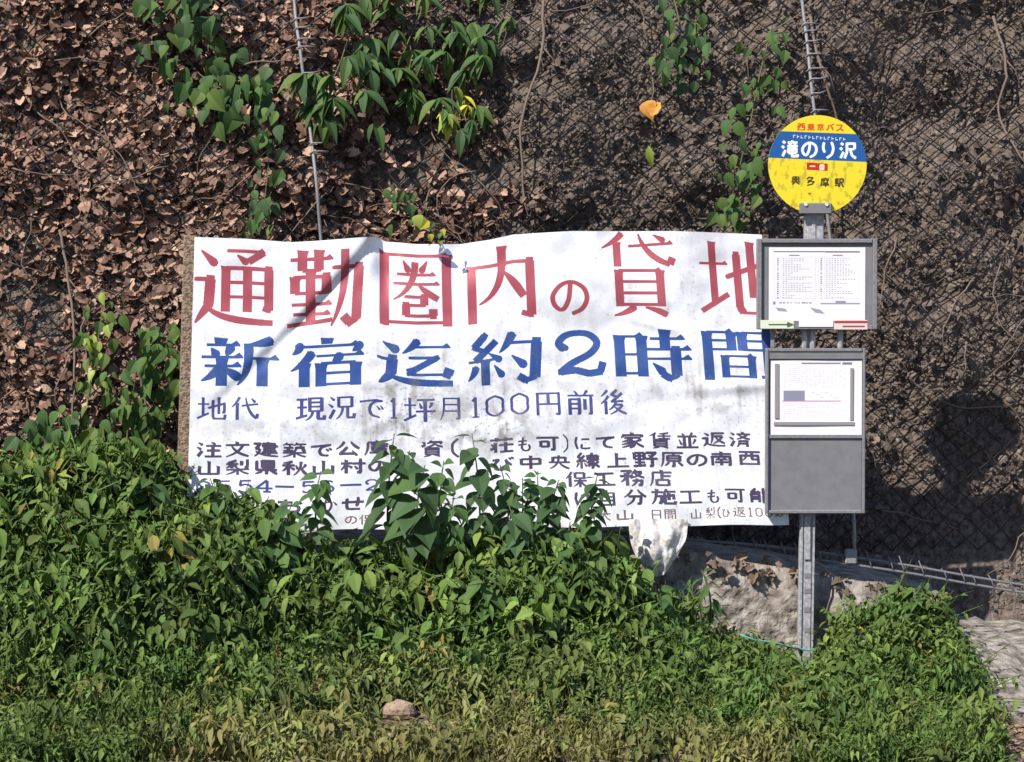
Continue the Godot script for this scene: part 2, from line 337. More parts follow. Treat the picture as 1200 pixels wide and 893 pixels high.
func glyph(im: Image, ch: String, r: Rect2, c: Color, thick: float, thin: float, serif := true) -> void:   # thick, thin: half widths in pixels
	if not glyphs.has(ch): return
	for s in glyphs[ch].split(";"):
		var w: PackedStringArray = s.split(" ")
		var kind := w[0]
		if kind.begins_with("@"):
			glyph(im, kind.substr(1), Rect2(r.position + r.size * Vector2(w[1].to_float(), w[2].to_float()) / 100, r.size * Vector2(w[3].to_float(), w[4].to_float()) / 100), c, thick * pow(minf(w[3].to_float(), w[4].to_float()) / 100, 0.3), thin * pow(minf(w[3].to_float(), w[4].to_float()) / 100, 0.25), serif)
			continue
		var p := []
		for i in range(1, w.size() - 1, 2):
			p.append(r.position + Vector2(w[i].to_float(), w[i + 1].to_float()) / 100 * r.size)
		var q := []
		if kind in ["p", "n"] and p.size() == 3:
			for i in 9:
				var t := i / 8.0
				q.append(p[0] * (1 - t) * (1 - t) + p[1] * 2 * t * (1 - t) + p[2] * t * t)
		elif kind == "c":
			for i in p.size() - 1:
				for k in 6:
					q.append(p[i].cubic_interpolate(p[i + 1], p[maxi(i - 1, 0)], p[mini(i + 2, p.size() - 1)], k / 6.0))
			q.append(p[-1])
		else:
			q = p
		var ws := []
		for i in q.size():
			var t := i / maxf(1.0, q.size() - 1.0)
			var d: Vector2 = (q[mini(i + 1, q.size() - 1)] - q[maxi(i - 1, 0)]).normalized()
			var b := lerpf(thin, thick, clampf(absf(d.y) * 1.25 - 0.12, 0, 1))
			match kind:
				"p": b = lerpf(thick * 0.86, thin * 0.5, t * t) if serif else thick
				"n": b = lerpf(thin * 0.6, thick * lerpf(0.62, 1.0, absf(d.y)), sin(t * 2.1)) if serif else thick
				"d": b = lerpf(thin * 0.5, thick * 0.85, t) if serif else thick
				"l": b = lerpf(thin * 1.15, thick, clampf(absf(d.y) * 1.25 - 0.1, 0, 1))
			ws.append(b)
		if kind == "l" and q.size() > 2:      # upright legs of a bent line keep their weight
			for i in q.size() - 1:
				var d: Vector2 = (q[i + 1] - q[i]).normalized()
				var b := lerpf(thin * 1.15, thick, clampf(absf(d.y) * 1.25 - 0.1, 0, 1))
				pen(im, [q[i], q[i + 1]], [b, b], c)
				pen(im, [q[i] - d * b * 0.8, q[i] + d * b * 0.8], [b * 0.8, b * 0.8], c)
		else:
			pen(im, q, ws, c)
		if kind == "d" and serif:
			var o := PackedVector2Array()
			for k in 8: o.append(q[-1] + Vector2.from_angle(TAU * k / 8) * thick * 0.82)
			fill_poly(im, o, c)
		if kind == "h" and serif:
			var e: Vector2 = q[-1]
			fill_poly(im, PackedVector2Array([e + Vector2(-thick * 1.5, 0), e + Vector2(-thick * 0.2, -thick * 0.85), e + Vector2(thick * 0.55, 0), e + Vector2(thick * 0.4, thin)]), c)
		if kind == "v" and serif:
			var e: Vector2 = q[0]
			fill_poly(im, PackedVector2Array([e + Vector2(-thick * 1.15, -thin * 0.6), e + Vector2(thick * 1.3, thin * 0.3), e + Vector2(thick, thick), e + Vector2(-thick, thick)]), c)

# the sheet's outline, in photograph pixels, gives its own measure: u, v run 0 to 1 across the sheet
func sheet_uv(px: float, py: float) -> Vector2:
	var v := (py - 277.0) / (618.0 - 277.0)
	var l := lerpf(229, 219, v)
	var r := lerpf(892, 924, v)
	return Vector2((px - l) / (r - l), v)

func banner_image() -> Image:
	var W := 1792
	var H := 920
	var im := Image.create(W, H, false, Image.FORMAT_RGB8)
	im.fill(lin(0.77, 0.785, 0.84))
	var red := lin(0.36, 0.062, 0.09)
	var blue := lin(0.017, 0.062, 0.26)
	var violet := lin(0.05, 0.055, 0.22)
	var dark := lin(0.055, 0.042, 0.095)
	var faded := lin(0.16, 0.10, 0.10)
	var rows := [
		["通", 230, 322, 284, 382, 0], ["勤", 338, 426, 285, 380, 0], ["圏", 445, 530, 286, 378, 0], ["内", 545, 630, 284, 377, 0], ["の", 642, 692, 330, 374, 9], ["貸", 702, 796, 278, 375, 0], ["地", 815, 905, 283, 376, 0],
		["新", 236, 326, 392, 450, 1], ["宿", 340, 428, 391, 450, 1], ["迄", 442, 533, 391, 449, 1], ["約", 546, 636, 389, 450, 1], ["2", 649, 711, 393, 444, 1], ["時", 721, 811, 389, 450, 1], ["間", 822, 907, 390, 450, 1],
		["地", 232, 265, 461, 489, 2], ["代", 272, 304, 461, 489, 2], ["現", 347, 382, 460, 489, 2], ["況", 385, 417, 460, 489, 2], ["で", 421, 451, 463, 489, 2], ["1", 454, 470, 461, 487, 2], ["坪", 473, 511, 460, 491, 2], ["月", 515, 542, 460, 489, 2], ["1", 549, 566, 461, 487, 2], ["0", 566, 594, 461, 487, 2], ["0", 595, 623, 461, 487, 2], ["円", 627, 658, 461, 489, 2], ["前", 663, 697, 460, 489, 2], ["後", 702, 735, 460, 489, 2],
		["注", 231, 260, 514, 532, 3], ["文", 264, 293, 514, 532, 3], ["建", 298, 327, 514, 532, 3], ["築", 331, 360, 514, 532, 3], ["で", 364, 390, 516, 532, 3], ["公", 393, 423, 514, 532, 3], ["庫", 427, 456, 514, 532, 3], ["資", 493, 520, 513, 532, 3], ["(", 524, 542, 511, 533, 3], ["荘", 573, 602, 512, 530, 3], ["も", 605, 624, 513, 530, 3], ["可", 628, 655, 513, 530, 3], [")", 656, 670, 511, 532, 3], ["に", 672, 693, 513, 529, 3], ["て", 697, 722, 513, 528, 3], ["家", 726, 755, 510, 528, 3], ["賃", 760, 787, 510, 528, 3], ["並", 791, 818, 510, 528, 3], ["返", 822, 850, 509, 527, 3], ["済", 853, 880, 509, 527, 3],
		["山", 232, 259, 536, 553, 3], ["梨", 265, 293, 536, 553, 3], ["県", 298, 327, 536, 553, 3], ["秋", 331, 361, 536, 553, 3], ["山", 366, 393, 536, 553, 3], ["村", 399, 429, 536, 553, 3], ["の", 431, 458, 537, 552, 3], ["び", 576, 602, 535, 551, 3], ["中", 608, 636, 535, 551, 3], ["央", 642, 668, 535, 551, 3], ["線", 674, 703, 533, 551, 3], ["上", 710, 737, 533, 550, 3], ["野", 741, 771, 532, 550, 3], ["原", 773, 801, 532, 550, 3], ["の", 803, 829, 534, 549, 3], ["南", 831, 858, 532, 549, 3], ["西", 864, 891, 531, 548, 3],
		["0", 229, 249, 559, 574, 4], ["5", 253, 273, 559, 574, 4], ["5", 277, 298, 559, 574, 4], ["4", 299, 321, 559, 574, 4], ["-", 322, 346, 559, 574, 4], ["5", 351, 372, 560, 574, 4], ["6", 374, 395, 560, 574, 4], ["-", 398, 425, 559, 573, 4], ["2", 428, 446, 560, 574, 4], ["保", 662, 688, 554, 572, 3], ["工", 694, 721, 555, 571, 3], ["務", 726, 756, 553, 572, 3], ["店", 760, 788, 553, 572, 3],
		["は", 294, 322, 582, 597, 3], ["お", 325, 355, 581, 597, 3], ["か", 376, 396, 581, 597, 3], ["せ", 400, 428, 580, 596, 3], ["は", 672, 696, 577, 593, 3], ["自", 700, 723, 576, 594, 3], ["分", 730, 758, 575, 594, 3], ["施", 762, 792, 575, 593, 3], ["工", 794, 822, 576, 592, 3], ["も", 826, 844, 576, 592, 3], ["可", 848, 873, 575, 592, 3], ["能", 877, 905, 575, 592, 3],
		["の", 404, 419, 602, 612, 5], ["保", 421, 438, 601, 613, 5], ["大", 700, 716, 599, 611, 5], ["山", 721, 743, 599, 611, 5], ["日", 762, 776, 599, 611, 5], ["間", 778, 792, 598, 611, 5], ["山", 808, 822, 598, 610, 5], ["梨", 826, 838, 597, 610, 5], ["(", 838, 846, 597, 610, 5], ["ひ", 845, 856, 598, 609, 5], ["返", 858, 873, 597, 609, 5], ["1", 874, 883, 597, 608, 5], ["0", 883, 894, 597, 608, 5], ["0", 894, 905, 597, 608, 5], ["2", 906, 917, 597, 608, 5]]
	var look := [[red, 0.066, 0.024], [blue, 0.074, 0.019], [violet, 0.062, 0.036], [dark, 0.072, 0.05], [violet, 0.075, 0.045], [faded, 0.06, 0.045], [], [], [], [red, 0.06, 0.045]]
	for g in rows:
		var a := sheet_uv(g[1], g[3]) * Vector2(W, H)
		var b := sheet_uv(g[2], g[4]) * Vector2(W, H)
		var k: Array = look[g[5]]
		var em := maxf(b.y - a.y, (b.x - a.x)) if g[0] in ["1", "0", "2", "5", "4", "6", "("] else b.x - a.x
		glyph(im, g[0], Rect2(a, b - a), k[0], em * k[1], maxf(0.8, em * k[2]) * (3.2 if g[0] == "2" and g[5] == 1 else 1.0))
	# weathering streaks and specks, worn lettering; grey smudges gather at the listed spots
	var stain := FastNoiseLite.new()
	stain.seed = 11; stain.frequency = 0.011; stain.fractal_octaves = 5
	var streak := FastNoiseLite.new()
	streak.seed = 5; streak.frequency = 0.02; streak.fractal_octaves = 3
	var speck := FastNoiseLite.new()
	speck.seed = 21; speck.frequency = 0.06; speck.fractal_octaves = 3
	var spots := [[470, 475, 45, 60, 0.75], [560, 450, 110, 60, 0.38], [585, 495, 40, 22, 0.7], [835, 470, 60, 42, 0.55], [800, 360, 30, 60, 0.25], [330, 500, 90, 18, 0.42], [700, 470, 60, 45, 0.3], [560, 505, 60, 26, 0.4], [765, 560, 80, 16, 0.3], [300, 440, 60, 30, 0.25]]
	for s in spots:
		var q := sheet_uv(s[0], s[1])
		s[0] = q.x; s[1] = q.y; s[2] = s[2] / 680.0; s[3] = s[3] / 341.0
	var smudge_grey := lin(0.20, 0.185, 0.17)
	for y in range(0, H, 2):
		for x in range(0, W, 2):
			var u := x / float(W)
			var v := y / float(H)
			var k := 0.15
			for s in spots:
				var e: float = ((u - s[0]) / s[2]) * ((u - s[0]) / s[2]) + ((v - s[1]) / s[3]) * ((v - s[1]) / s[3])
				if e < 3.0: k += s[4] * exp(-e * 1.2)
			var n := stain.get_noise_2d(x, y) * 0.5 + 0.5
			var t := streak.get_noise_2d(x * 1.3, y * 0.13) * 0.5 + 0.5
			var f := speck.get_noise_2d(x, y) * 0.5 + 0.5
			var w := k * (smoothstep(0.42, 0.72, n) * 0.55 + smoothstep(0.55, 0.8, t) * 0.4 + smoothstep(0.62, 0.74, f) * 0.35)
			w = clampf(w, 0.0, 0.75) + smoothstep(0.78, 0.81, f) * 0.22
			if w > 0.02:
				for j in 2:
					for i in 2:
						im.set_pixel(x + i, y + j, im.get_pixel(x + i, y + j).lerp(smudge_grey, minf(w, 0.8)))
	return im

func disc_image() -> Image:
	var S := 1024
	var im := Image.create(S, S, false, Image.FORMAT_RGB8)
	var yellow := lin(0.72, 0.58, 0.02)
	im.fill(yellow)
	var scuff := FastNoiseLite.new()
	scuff.seed = 3; scuff.frequency = 0.012; scuff.fractal_octaves = 4
	for y in range(440, S, 2):
		for x in range(0, S, 2):
			var t := smoothstep(0.08, 0.45, scuff.get_noise_2d(x, y * 0.55)) * 0.42
			im.fill_rect(Rect2i(x, y, 2, 2), yellow.lerp(lin(0.24, 0.19, 0.03), t))
	var k := S / 115.0              # photograph pixels of the disc: 115 across
	var blue := lin(0.01, 0.085, 0.29)
	fill_poly(im, PackedVector2Array([Vector2(0, 18 * k), Vector2(S, 22.5 * k), Vector2(S, 54.5 * k), Vector2(0, 49.5 * k)]), blue)
	var rust := lin(0.55, 0.085, 0.01)
	var top := ["西", "東", "京", "バ", "ス"]
	for i in 5:
		glyph(im, top[i], Rect2((34 + i * 11.2) * k, (9.4 + i * 0.25) * k, 9.2 * k, 8.6 * k), rust, 0.95 * k, 0.7 * k, false)
	var name := ["滝", "の", "り", "沢"]
	for i in 4:
		glyph(im, name[i], Rect2((15.5 + i * 22.6) * k, (29 + i * 0.7) * k, 19.5 * k, 20.0 * k), lin(0.8, 0.8, 0.8), 1.55 * k, 1.3 * k, false)
	for i in 14:          # the small line of reading above the name, too fine to make out
		var o := Vector2((29 + i * 4.5) * k, (23.0 + i * 0.26) * k)
		im.fill_rect(Rect2i(int(o.x), int(o.y), int(0.8 * k), int(3.6 * k)), lin(0.6, 0.65, 0.7))
		im.fill_rect(Rect2i(int(o.x), int(o.y + (i * 7 % 3) * 1.3 * k), int(2.7 * k), int(0.9 * k)), lin(0.6, 0.65, 0.7))
	fill_poly(im, PackedVector2Array([Vector2(45 * k, 55 * k), Vector2(69.5 * k, 56.4 * k), Vector2(69.5 * k, 65 * k), Vector2(45 * k, 63.6 * k)]), lin(0.42, 0.025, 0.01))
	glyph(im, "一", Rect2(48 * k, 56 * k, 7.5 * k, 7 * k), lin(0.75, 0.6, 0.4), 0.7 * k, 0.7 * k, false)
	glyph(im, "番", Rect2(59 * k, 57 * k, 7.5 * k, 7 * k), lin(0.75, 0.6, 0.4), 0.6 * k, 0.5 * k, false)
	var line := ["奥", "多", "摩", "駅"]
	for i in 4:
		glyph(im, line[i], Rect2((27 + i * 17.0) * k, (70.5 + i * 1.0) * k, 10.5 * k, 10.5 * k), lin(0.055, 0.04, 0.005), 0.95 * k, 0.75 * k, false)
	glyph(im, "一", Rect2(47 * k, 87 * k, 3 * k, 9 * k), lin(0.1, 0.08, 0.01), 0.7 * k, 0.7 * k, false)
	return im

func paper_image(which: int) -> Image:
	var W := 560
	var H := 432
	var im := Image.create(W, H, false, Image.FORMAT_RGB8)
	im.fill(lin(0.74, 0.73, 0.76))
	var r := RandomNumberGenerator.new()
	r.seed = 40 + which
	var g := lin(0.17, 0.16, 0.2)
	var pale := lin(0.5, 0.48, 0.56)
	if which == 0:         # a timetable of two columns of rows
		im.fill_rect(Rect2i(28, 22, 500, 7), g)
		im.fill_rect(Rect2i(330, 29, 200, 3), lin(0.5, 0.2, 0.22))
		for c in 2:
			var x0 := 34 + c * 252
			im.fill_rect(Rect2i(x0 + 84, 44, 60, 6), g)
			for b in [[x0, 56, 236, 2], [x0, 300, 236, 2], [x0, 56, 2, 246], [x0 + 236, 56, 2, 246], [x0 + 36, 56, 2, 246]]:
				im.fill_rect(Rect2i(b[0], b[1], b[2], b[3]), pale)
			for row in 20:
				var y := 64 + row * 12
				im.fill_rect(Rect2i(x0 + 14, y, 9, 7), g if r.randf() < 0.6 else pale)
				for n in r.randi_range(2, 11):
					im.fill_rect(Rect2i(x0 + 46 + n * 16, y, 10, 6), pale.lerp(g, r.randf() * 0.4))
		im.fill_rect(Rect2i(24, 318, 16, 18), lin(0.25, 0.22, 0.4))
		for n in 9:
			im.fill_rect(Rect2i(60 + n * 22, 322, r.randi_range(8, 20), 8), pale.lerp(g, r.randf()))
		im.fill_rect(Rect2i(300, 326, 230, 9), lin(0.28, 0.27, 0.36))
		im.fill_rect(Rect2i(388, 314, 60, 14), lin(0.26, 0.25, 0.3))
		fill_poly(im, PackedVector2Array([Vector2(40, 352), Vector2(96, 360), Vector2(110, 378), Vector2(56, 374)]), lin(0.3, 0.28, 0.36))
		fill_poly(im, PackedVector2Array([Vector2(240, 352), Vector2(300, 366), Vector2(330, 392), Vector2(270, 384)]), lin(0.3, 0.28, 0.36))
	else:                  # a fare notice with a tinted heading and a red rule
		im.fill_rect(Rect2i(190, 14, 240, 8), g)
		im.fill_rect(Rect2i(440, 12, 60, 14), g)
		im.fill_rect(Rect2i(80, 176, 130, 58), lin(0.24, 0.24, 0.32))
		im.fill_rect(Rect2i(72, 234, 360, 6), lin(0.55, 0.18, 0.34))
		for row in 26:
			var y := 44 + row * 12
			if y > 160 and y < 250: continue
			for n in 15:
				if r.randf() < 0.62:
					im.fill_rect(Rect2i(84 + n * 26, y, r.randi_range(6, 22), 4), pale.lerp(Color.WHITE, 0.25))
		for n in 6:
			im.fill_rect(Rect2i(250 + n * 28, 186 + (n % 3) * 14, 18, 4), pale)
	return im

func img_mat(im: Image, rough := 0.6) -> StandardMaterial3D:
	var m := mat(Color.WHITE, rough)
	m.albedo_texture = ImageTexture.create_from_image(im)
	m.texture_repeat = false
	return m

# ---------------------------------------------------------------- leaves
# a leaf grows from the origin down -Y, faces +Z, 1 long; w half width, bend how far the tip curls back, fold the V of its halves
func leaf_into(st: SurfaceTool, tr: Transform3D, w: float, bend: float, fold: float, c: Color, rows: Array = [], smooth := false) -> void:
	if rows.is_empty():
		rows = [[0.0, 0.0], [0.16, 0.62], [0.36, 1.0], [0.6, 0.82], [0.82, 0.42], [1.0, 0.0]]
	var prev := []
	for k in rows:
		var t: float = k[0]
		var half: float = k[1] * w
		var z := -bend * t * t
		var edge := fold * half
		var right: float = (k[2] if k.size() > 2 else k[1]) * w
		var sway: float = (k[1] - (k[2] if k.size() > 2 else k[1])) * w * 0.3
		var q := [Vector3(-half, -t - right * 0.08, z + edge), Vector3(sway, -t, z), Vector3(right, -t + half * 0.05, z + fold * right)]
		for i in 3: q[i] = tr * q[i]
		if prev:
			for i in 2:
				st.set_smooth_group(i + 1 if smooth else -1)      # each half bends smoothly and meets the other in a crease
				var a: Vector3 = prev[i]
				var b: Vector3 = prev[i + 1]
				var d: Vector3 = q[i + 1]
				var e: Vector3 = q[i]
				st.set_color(c)
				if t > 0.99: tri(st, a, b, q[1])
				elif prev[0].is_equal_approx(prev[2]): tri(st, prev[1], d, e)
				else: quad(st, a, b, d, e)
		prev = q

func aim(tip: Vector3, normal: Vector3) -> Basis:       # the basis whose -Y runs along tip and whose +Z is near normal
	var y := -tip.normalized()
	var x := y.cross(normal)
	x = x.normalized() if x.length() > 0.01 else y.cross(Vector3(0.3, 0.2, 0.9)).normalized()
	return Basis(x, y, x.cross(y))

func leaf_mesh(kind: String) -> ArrayMesh:
	if leaf_meshes.has(kind): return leaf_meshes[kind]
	var st := new_st()
	var I := Transform3D()
	match kind:
		"ovate": leaf_into(st, I, 0.34, 0.28, 0.28, Color.WHITE, [[0.0, 0.0], [0.06, 0.42], [0.18, 0.86], [0.34, 1.0], [0.52, 0.86], [0.7, 0.58], [0.86, 0.26], [1.0, 0.0]], true)
		"heart": leaf_into(st, I, 0.44, 0.34, 0.22, Color.WHITE, [[0.0, 0.0], [0.05, 0.6], [0.16, 0.95], [0.32, 1.0], [0.52, 0.8], [0.72, 0.46], [0.88, 0.18], [1.0, 0.0]], true)
		"long": leaf_into(st, I, 0.19, 0.42, 0.35, Color.WHITE, [[0.0, 0.0], [0.1, 0.4], [0.26, 0.86], [0.42, 1.0], [0.62, 0.8], [0.82, 0.42], [1.0, 0.0]], true)
		"curled": leaf_into(st, I, 0.42, -0.45, 0.8, Color.WHITE, [[0.0, 0.0], [0.1, 0.5, 0.75], [0.24, 0.95, 0.8], [0.42, 0.8, 1.05], [0.58, 0.95, 0.7], [0.76, 0.5, 0.75], [0.9, 0.42, 0.2], [1.0, 0.0]])
		"crumpled":
			leaf_into(st, I, 0.42, 0.5, 0.9, Color.WHITE, [[0.0, 0.0], [0.12, 0.8], [0.3, 0.7], [0.5, 1.0], [0.66, 0.5], [0.8, 0.6], [0.9, 0.0]])
			leaf_into(st, Transform3D(Basis.from_euler(Vector3(0.5, 0.7, 0.8)), Vector3(0.05, -0.2, 0.03)), 0.3, -0.4, -0.6, Color.WHITE, [[0.0, 0.0], [0.2, 0.9], [0.5, 1.0], [0.75, 0.4], [0.9, 0.0]])
		"flat": leaf_into(st, I, 0.46, 0.35, -0.45, Color.WHITE, [[0.0, 0.0], [0.08, 0.6, 0.4], [0.22, 0.8, 1.0], [0.36, 1.1, 0.75], [0.54, 0.8, 1.0], [0.68, 0.9, 0.55], [0.84, 0.35, 0.6], [1.0, 0.0]])
	leaf_meshes[kind] = done(st)
	return leaf_meshes[kind]

func rv(s := 1.0) -> Vector3:
	return Vector3(rng.randf_range(-s, s), rng.randf_range(-s, s), rng.randf_range(-s, s))

func green(i := -1) -> StandardMaterial3D:
	return M.greens[rng.randi() % M.greens.size() if i < 0 else i]

func add_leaf(parent: Node3D, kind: String, p: Vector3, tip: Vector3, normal: Vector3, size: float, m: Material) -> void:
	var o := put("leaf", leaf_mesh(kind), m, parent)
	var b := aim(tip, normal)
	o.transform = Transform3D(b.scaled_local(Vector3.ONE * size), p - parent.position)

# a plant with a stem between two points and leaves set round it
func plant(called: String, label: String, category: String, base: Vector3, top: Vector3, n: int, size: float, kind: String, group := "", spread := 1.0, tint := -1) -> Node3D:
	var o := thing(called, base, label, category, group)
	var pts := []
	var side := Vector3(rng.randf_range(-1, 1), 0, rng.randf_range(0, 1)) * 0.12 * (top - base).length()
	for i in 9:
		var t := i / 8.0
		pts.append((top - base) * t + side * sin(t * PI))
	var st := new_st()
	tube(st, pts, 0.006, 5, 0.0025)
	put("stem", done(st), M.stem, o)
	for i in n:
		var t := 0.25 + 0.75 * (i + 0.5) / n
		var p: Vector3 = pts[0].lerp(pts[8], t) + side * sin(t * PI)
		var a := i * 2.4 + rng.randf_range(-0.4, 0.4)
		var out := Vector3(cos(a), 0, absf(sin(a)) * 0.9 - 0.15).normalized()
		var tip := out * spread + Vector3(0, rng.randf_range(-1.0, -0.1) + (0.7 if t > 0.93 else 0.0), 0)
		add_leaf(o, kind, o.position + p + out * 0.01, tip, Vector3(0, 1, 0.3) + out * 0.6 + rv(0.45), size * rng.randf_range(0.65, 1.15) * (0.7 if t > 0.9 else 1.0), green(tint if rng.randf() < 0.8 else -1))
	return o

# a creeper hanging over the net: a stem along a path on the slope and leaves that droop from it
func vine(called: String, label: String, path: Array, n: int, size: float, kind: String, spread: float, group := "", tints: Array = [], bunch := 0.0) -> Node3D:
	var pts := []
	for q in path: pts.append(on_slope(q.x, q.y, 0.12))
	var o := thing(called, pts[0], label, "vine", group)
	var fine := []
	for i in pts.size() - 1:
		for k in 4:
			fine.append(pts[i].cubic_interpolate(pts[i + 1], pts[maxi(i - 1, 0)], pts[mini(i + 2, pts.size() - 1)], k / 4.0) - o.position)
	fine.append(pts[-1] - o.position)
	var st := new_st()
	tube(st, fine, 0.005, 5, 0.002)
	put("stem", done(st), M.stem, o)
	for i in int(n * (3.6 if kind == "long" else 2.2)):
		var t: float = pow(rng.randf(), 1.0 + bunch) * (fine.size() - 1.01)
		var p: Vector3 = fine[int(t)].lerp(fine[int(t) + 1], t - int(t))
		if kind == "long":       # leaves droop in fans from shared nodes
			var node := int(rng.randf() * n * 0.6)
			var h := RandomNumberGenerator.new()
			h.seed = node * 31 + n
			t = h.randf() * (fine.size() - 1.01)
			p = fine[int(t)].lerp(fine[int(t) + 1], t - int(t)) + Vector3(h.randf_range(-1, 1) * spread * 1.4, h.randf_range(-0.6, 1) * spread, h.randf_range(0.02, 0.12))
			var fan := Vector3(rng.randf_range(-1.1, 1.1), rng.randf_range(-1.2, -0.2), rng.randf_range(-0.1, 0.5))
			add_leaf(o, kind, o.position + p, fan, Vector3(fan.x * 0.8, 0.9, 0.7) + rv(0.3), size * rng.randf_range(0.55, 1.2), tints[rng.randi() % tints.size()] if tints else green())
			continue
		p += Vector3(rng.randf_range(-1, 1) * spread * 1.25, rng.randf_range(-1, 1) * spread * 0.8, rng.randf_range(-0.01, 0.12))
		var tip := Vector3(rng.randf_range(-0.8, 0.8), -1.0, rng.randf_range(0.0, 0.6))
		var m: Material = tints[rng.randi() % tints.size()] if tints else green()
		add_leaf(o, kind, o.position + p, tip, Vector3(rng.randf_range(-1.1, 0.9), rng.randf_range(0.0, 0.9), 0.8), size * rng.randf_range(0.45, 1.2), m)
	return o

func scatter(called: String, label: String, category: String, mesh: Mesh, m: Material, xf: Array, cols: Array) -> void:
	if xf.is_empty(): return
	var mm := MultiMesh.new()
	mm.transform_format = MultiMesh.TRANSFORM_3D
	mm.use_colors = true
	mm.mesh = mesh
	mm.instance_count = xf.size()
	for i in xf.size():
		mm.set_instance_transform(i, xf[i])
		mm.set_instance_color(i, cols[i])
	var o := MultiMeshInstance3D.new()
	o.name = numbered(called)
	o.multimesh = mm
	o.material_override = m
	add_child(o)
	tag(o, label, category, called.replace("_", " ") + " in the scene", "stuff")

func sprig(kind: int, seed_: int) -> ArrayMesh:        # one weed, 1 tall
	var r := RandomNumberGenerator.new()
	r.seed = seed_
	var st := new_st()
	var stems: int = [3, 5, 1, 4, 3][kind]
	for s in stems:
		var lean := Vector3(r.randf_range(-0.4, 0.4), 0, r.randf_range(-0.4, 0.4))
		if kind == 4: lean = Vector3(r.randf_range(-1.6, 1.6), r.randf_range(-0.7, -0.1), r.randf_range(-0.2, 0.8))
		var foot := Vector3(r.randf_range(-0.12, 0.12), 0, r.randf_range(-0.12, 0.12))
		var hgt := r.randf_range(0.7, 1.05)
		var pts := []
		for i in 7:
			var t := i / 6.0
			pts.append(foot + Vector3(0, hgt * t, 0) + lean * t * t)
		st.set_color(Color(1.7, 1.4, 1.2) if kind == 4 else Color(0.9, 0.95, 0.7))
		if kind != 2: tube(st, pts, 0.02 if kind == 4 else 0.012, 3, 0.008 if kind == 4 else 0.005)
		var n: int = [11, 20, 0, 16, 10][kind]
		for i in n:
			var t := 0.12 + 0.88 * (i + r.randf() * 0.8) / n
			var a := i * 2.4 + r.randf() * 0.8 + s
			var out := Vector3(cos(a), 0, sin(a))
			var tip := out + Vector3(0, r.randf_range(-1.5, 0.15), 0)
			var p: Vector3 = foot + Vector3(0, hgt * t, 0) + lean * t * t
			var size: float = [0.33, 0.18, 0.0, 0.31, 0.22][kind] * r.randf_range(0.5, 1.35) * (1.1 - 0.35 * t)
			var b := aim(tip, Vector3(0, 1, 0.3) + out * 0.3).scaled_local(Vector3.ONE * size)
			var c := Color(1, 1, 1) * r.randf_range(0.75, 1.2)
			leaf_into(st, Transform3D(b, p + out * 0.02), [0.27, 0.2, 0.1, 0.15, 0.26][kind], r.randf_range(0.1, 0.5), 0.3, Color(c.r, c.g, c.b * r.randf_range(0.7, 1.1)), [[0.0, 0.0], [0.2, 0.75], [0.42, 1.0], [0.75, 0.55], [1.0, 0.0]])
	if kind == 2:      # a tuft of grass
		for i in 15:
			var a := r.randf() * TAU
			var out := Vector3(cos(a), 0, sin(a))
			var lean := r.randf_range(0.15, 0.8)
			var b := aim(Vector3.UP + out * lean, out * 0.4 + Vector3(0, 0.1, 1))
			var c := r.randf_range(0.7, 1.2)
			leaf_into(st, Transform3D(b.scaled_local(Vector3.ONE * r.randf_range(0.5, 1.1)), out * r.randf_range(0, 0.12)), 0.03, r.randf_range(-0.5, 0.6), 0.4, Color(c, c, c * 0.8), [[0.0, 0.6], [0.35, 1.0], [0.7, 0.7], [1.0, 0.0]])
	return done(st)

# ---------------------------------------------------------------- the scene
func _ready() -> void:
	var cam := Camera3D.new()
	cam.name = "camera"
	add_child(cam)
	cam.look_at_from_position(CAM, AIM)
	cam.fov = rad_to_deg(2.0 * atan(446.5 / PPM / (AIM - CAM).length()))
	cam.near = 0.1
	cam.far = 400.0
	cam.current = true

	var sky_mat := ProceduralSkyMaterial.new()
	sky_mat.sky_top_color = Color(0.44, 0.55, 0.74)
	sky_mat.sky_horizon_color = Color(0.72, 0.80, 0.88)
	sky_mat.ground_bottom_color = Color(0.16, 0.15, 0.13)
	sky_mat.ground_horizon_color = Color(0.45, 0.45, 0.42)
	sky_mat.sky_energy_multiplier = 0.95
	var env := Environment.new()
	env.background_mode = Environment.BG_SKY
	env.sky = Sky.new()
	env.sky.sky_material = sky_mat
	env.tonemap_mode = Environment.TONE_MAPPER_LINEAR
	env.tonemap_exposure = 1.5
	env.sdfgi_enabled = true
	env.ssao_enabled = true
	env.ssil_enabled = true
	var we := WorldEnvironment.new()
	we.name = "world_environment"
	we.environment = env
	add_child(we)

	var sun := DirectionalLight3D.new()
	sun.name = "sun"
	add_child(sun)
	sun.look_at_from_position(Vector3.ZERO, Vector3(0.90, -1.31, -0.99))
	sun.light_energy = 1.45
	sun.light_color = Color(1.0, 0.97, 0.93)
	sun.light_angular_distance = 0.5
	sun.shadow_enabled = true

	rng.seed = 7
	nz.seed = 4; nz.frequency = 1.0; nz.fractal_octaves = 3
	nf.seed = 9; nf.frequency = 1.0; nf.fractal_octaves = 3
	for q in [[-400, 470], [0, 492], [60, 486], [130, 480], [200, 495], [232, 535], [268, 575], [330, 630], [440, 650], [520, 645], [600, 625], [700, 634], [745, 680], [800, 728], [870, 755], [915, 785], [960, 790], [985, 745], [1040, 715], [1110, 728], [1138, 790], [1165, 868], [1250, 872], [1600, 872]]:
		crest.append(at(q[0], q[1], 0.25))
	make_glyphs()
	make_materials()
	build_terrain()
	build_litter()
	build_net()
	build_walls()
	build_banner()
	build_bus_stop()
	build_vines()
	build_plants()
	build_weeds()
	build_small_things()

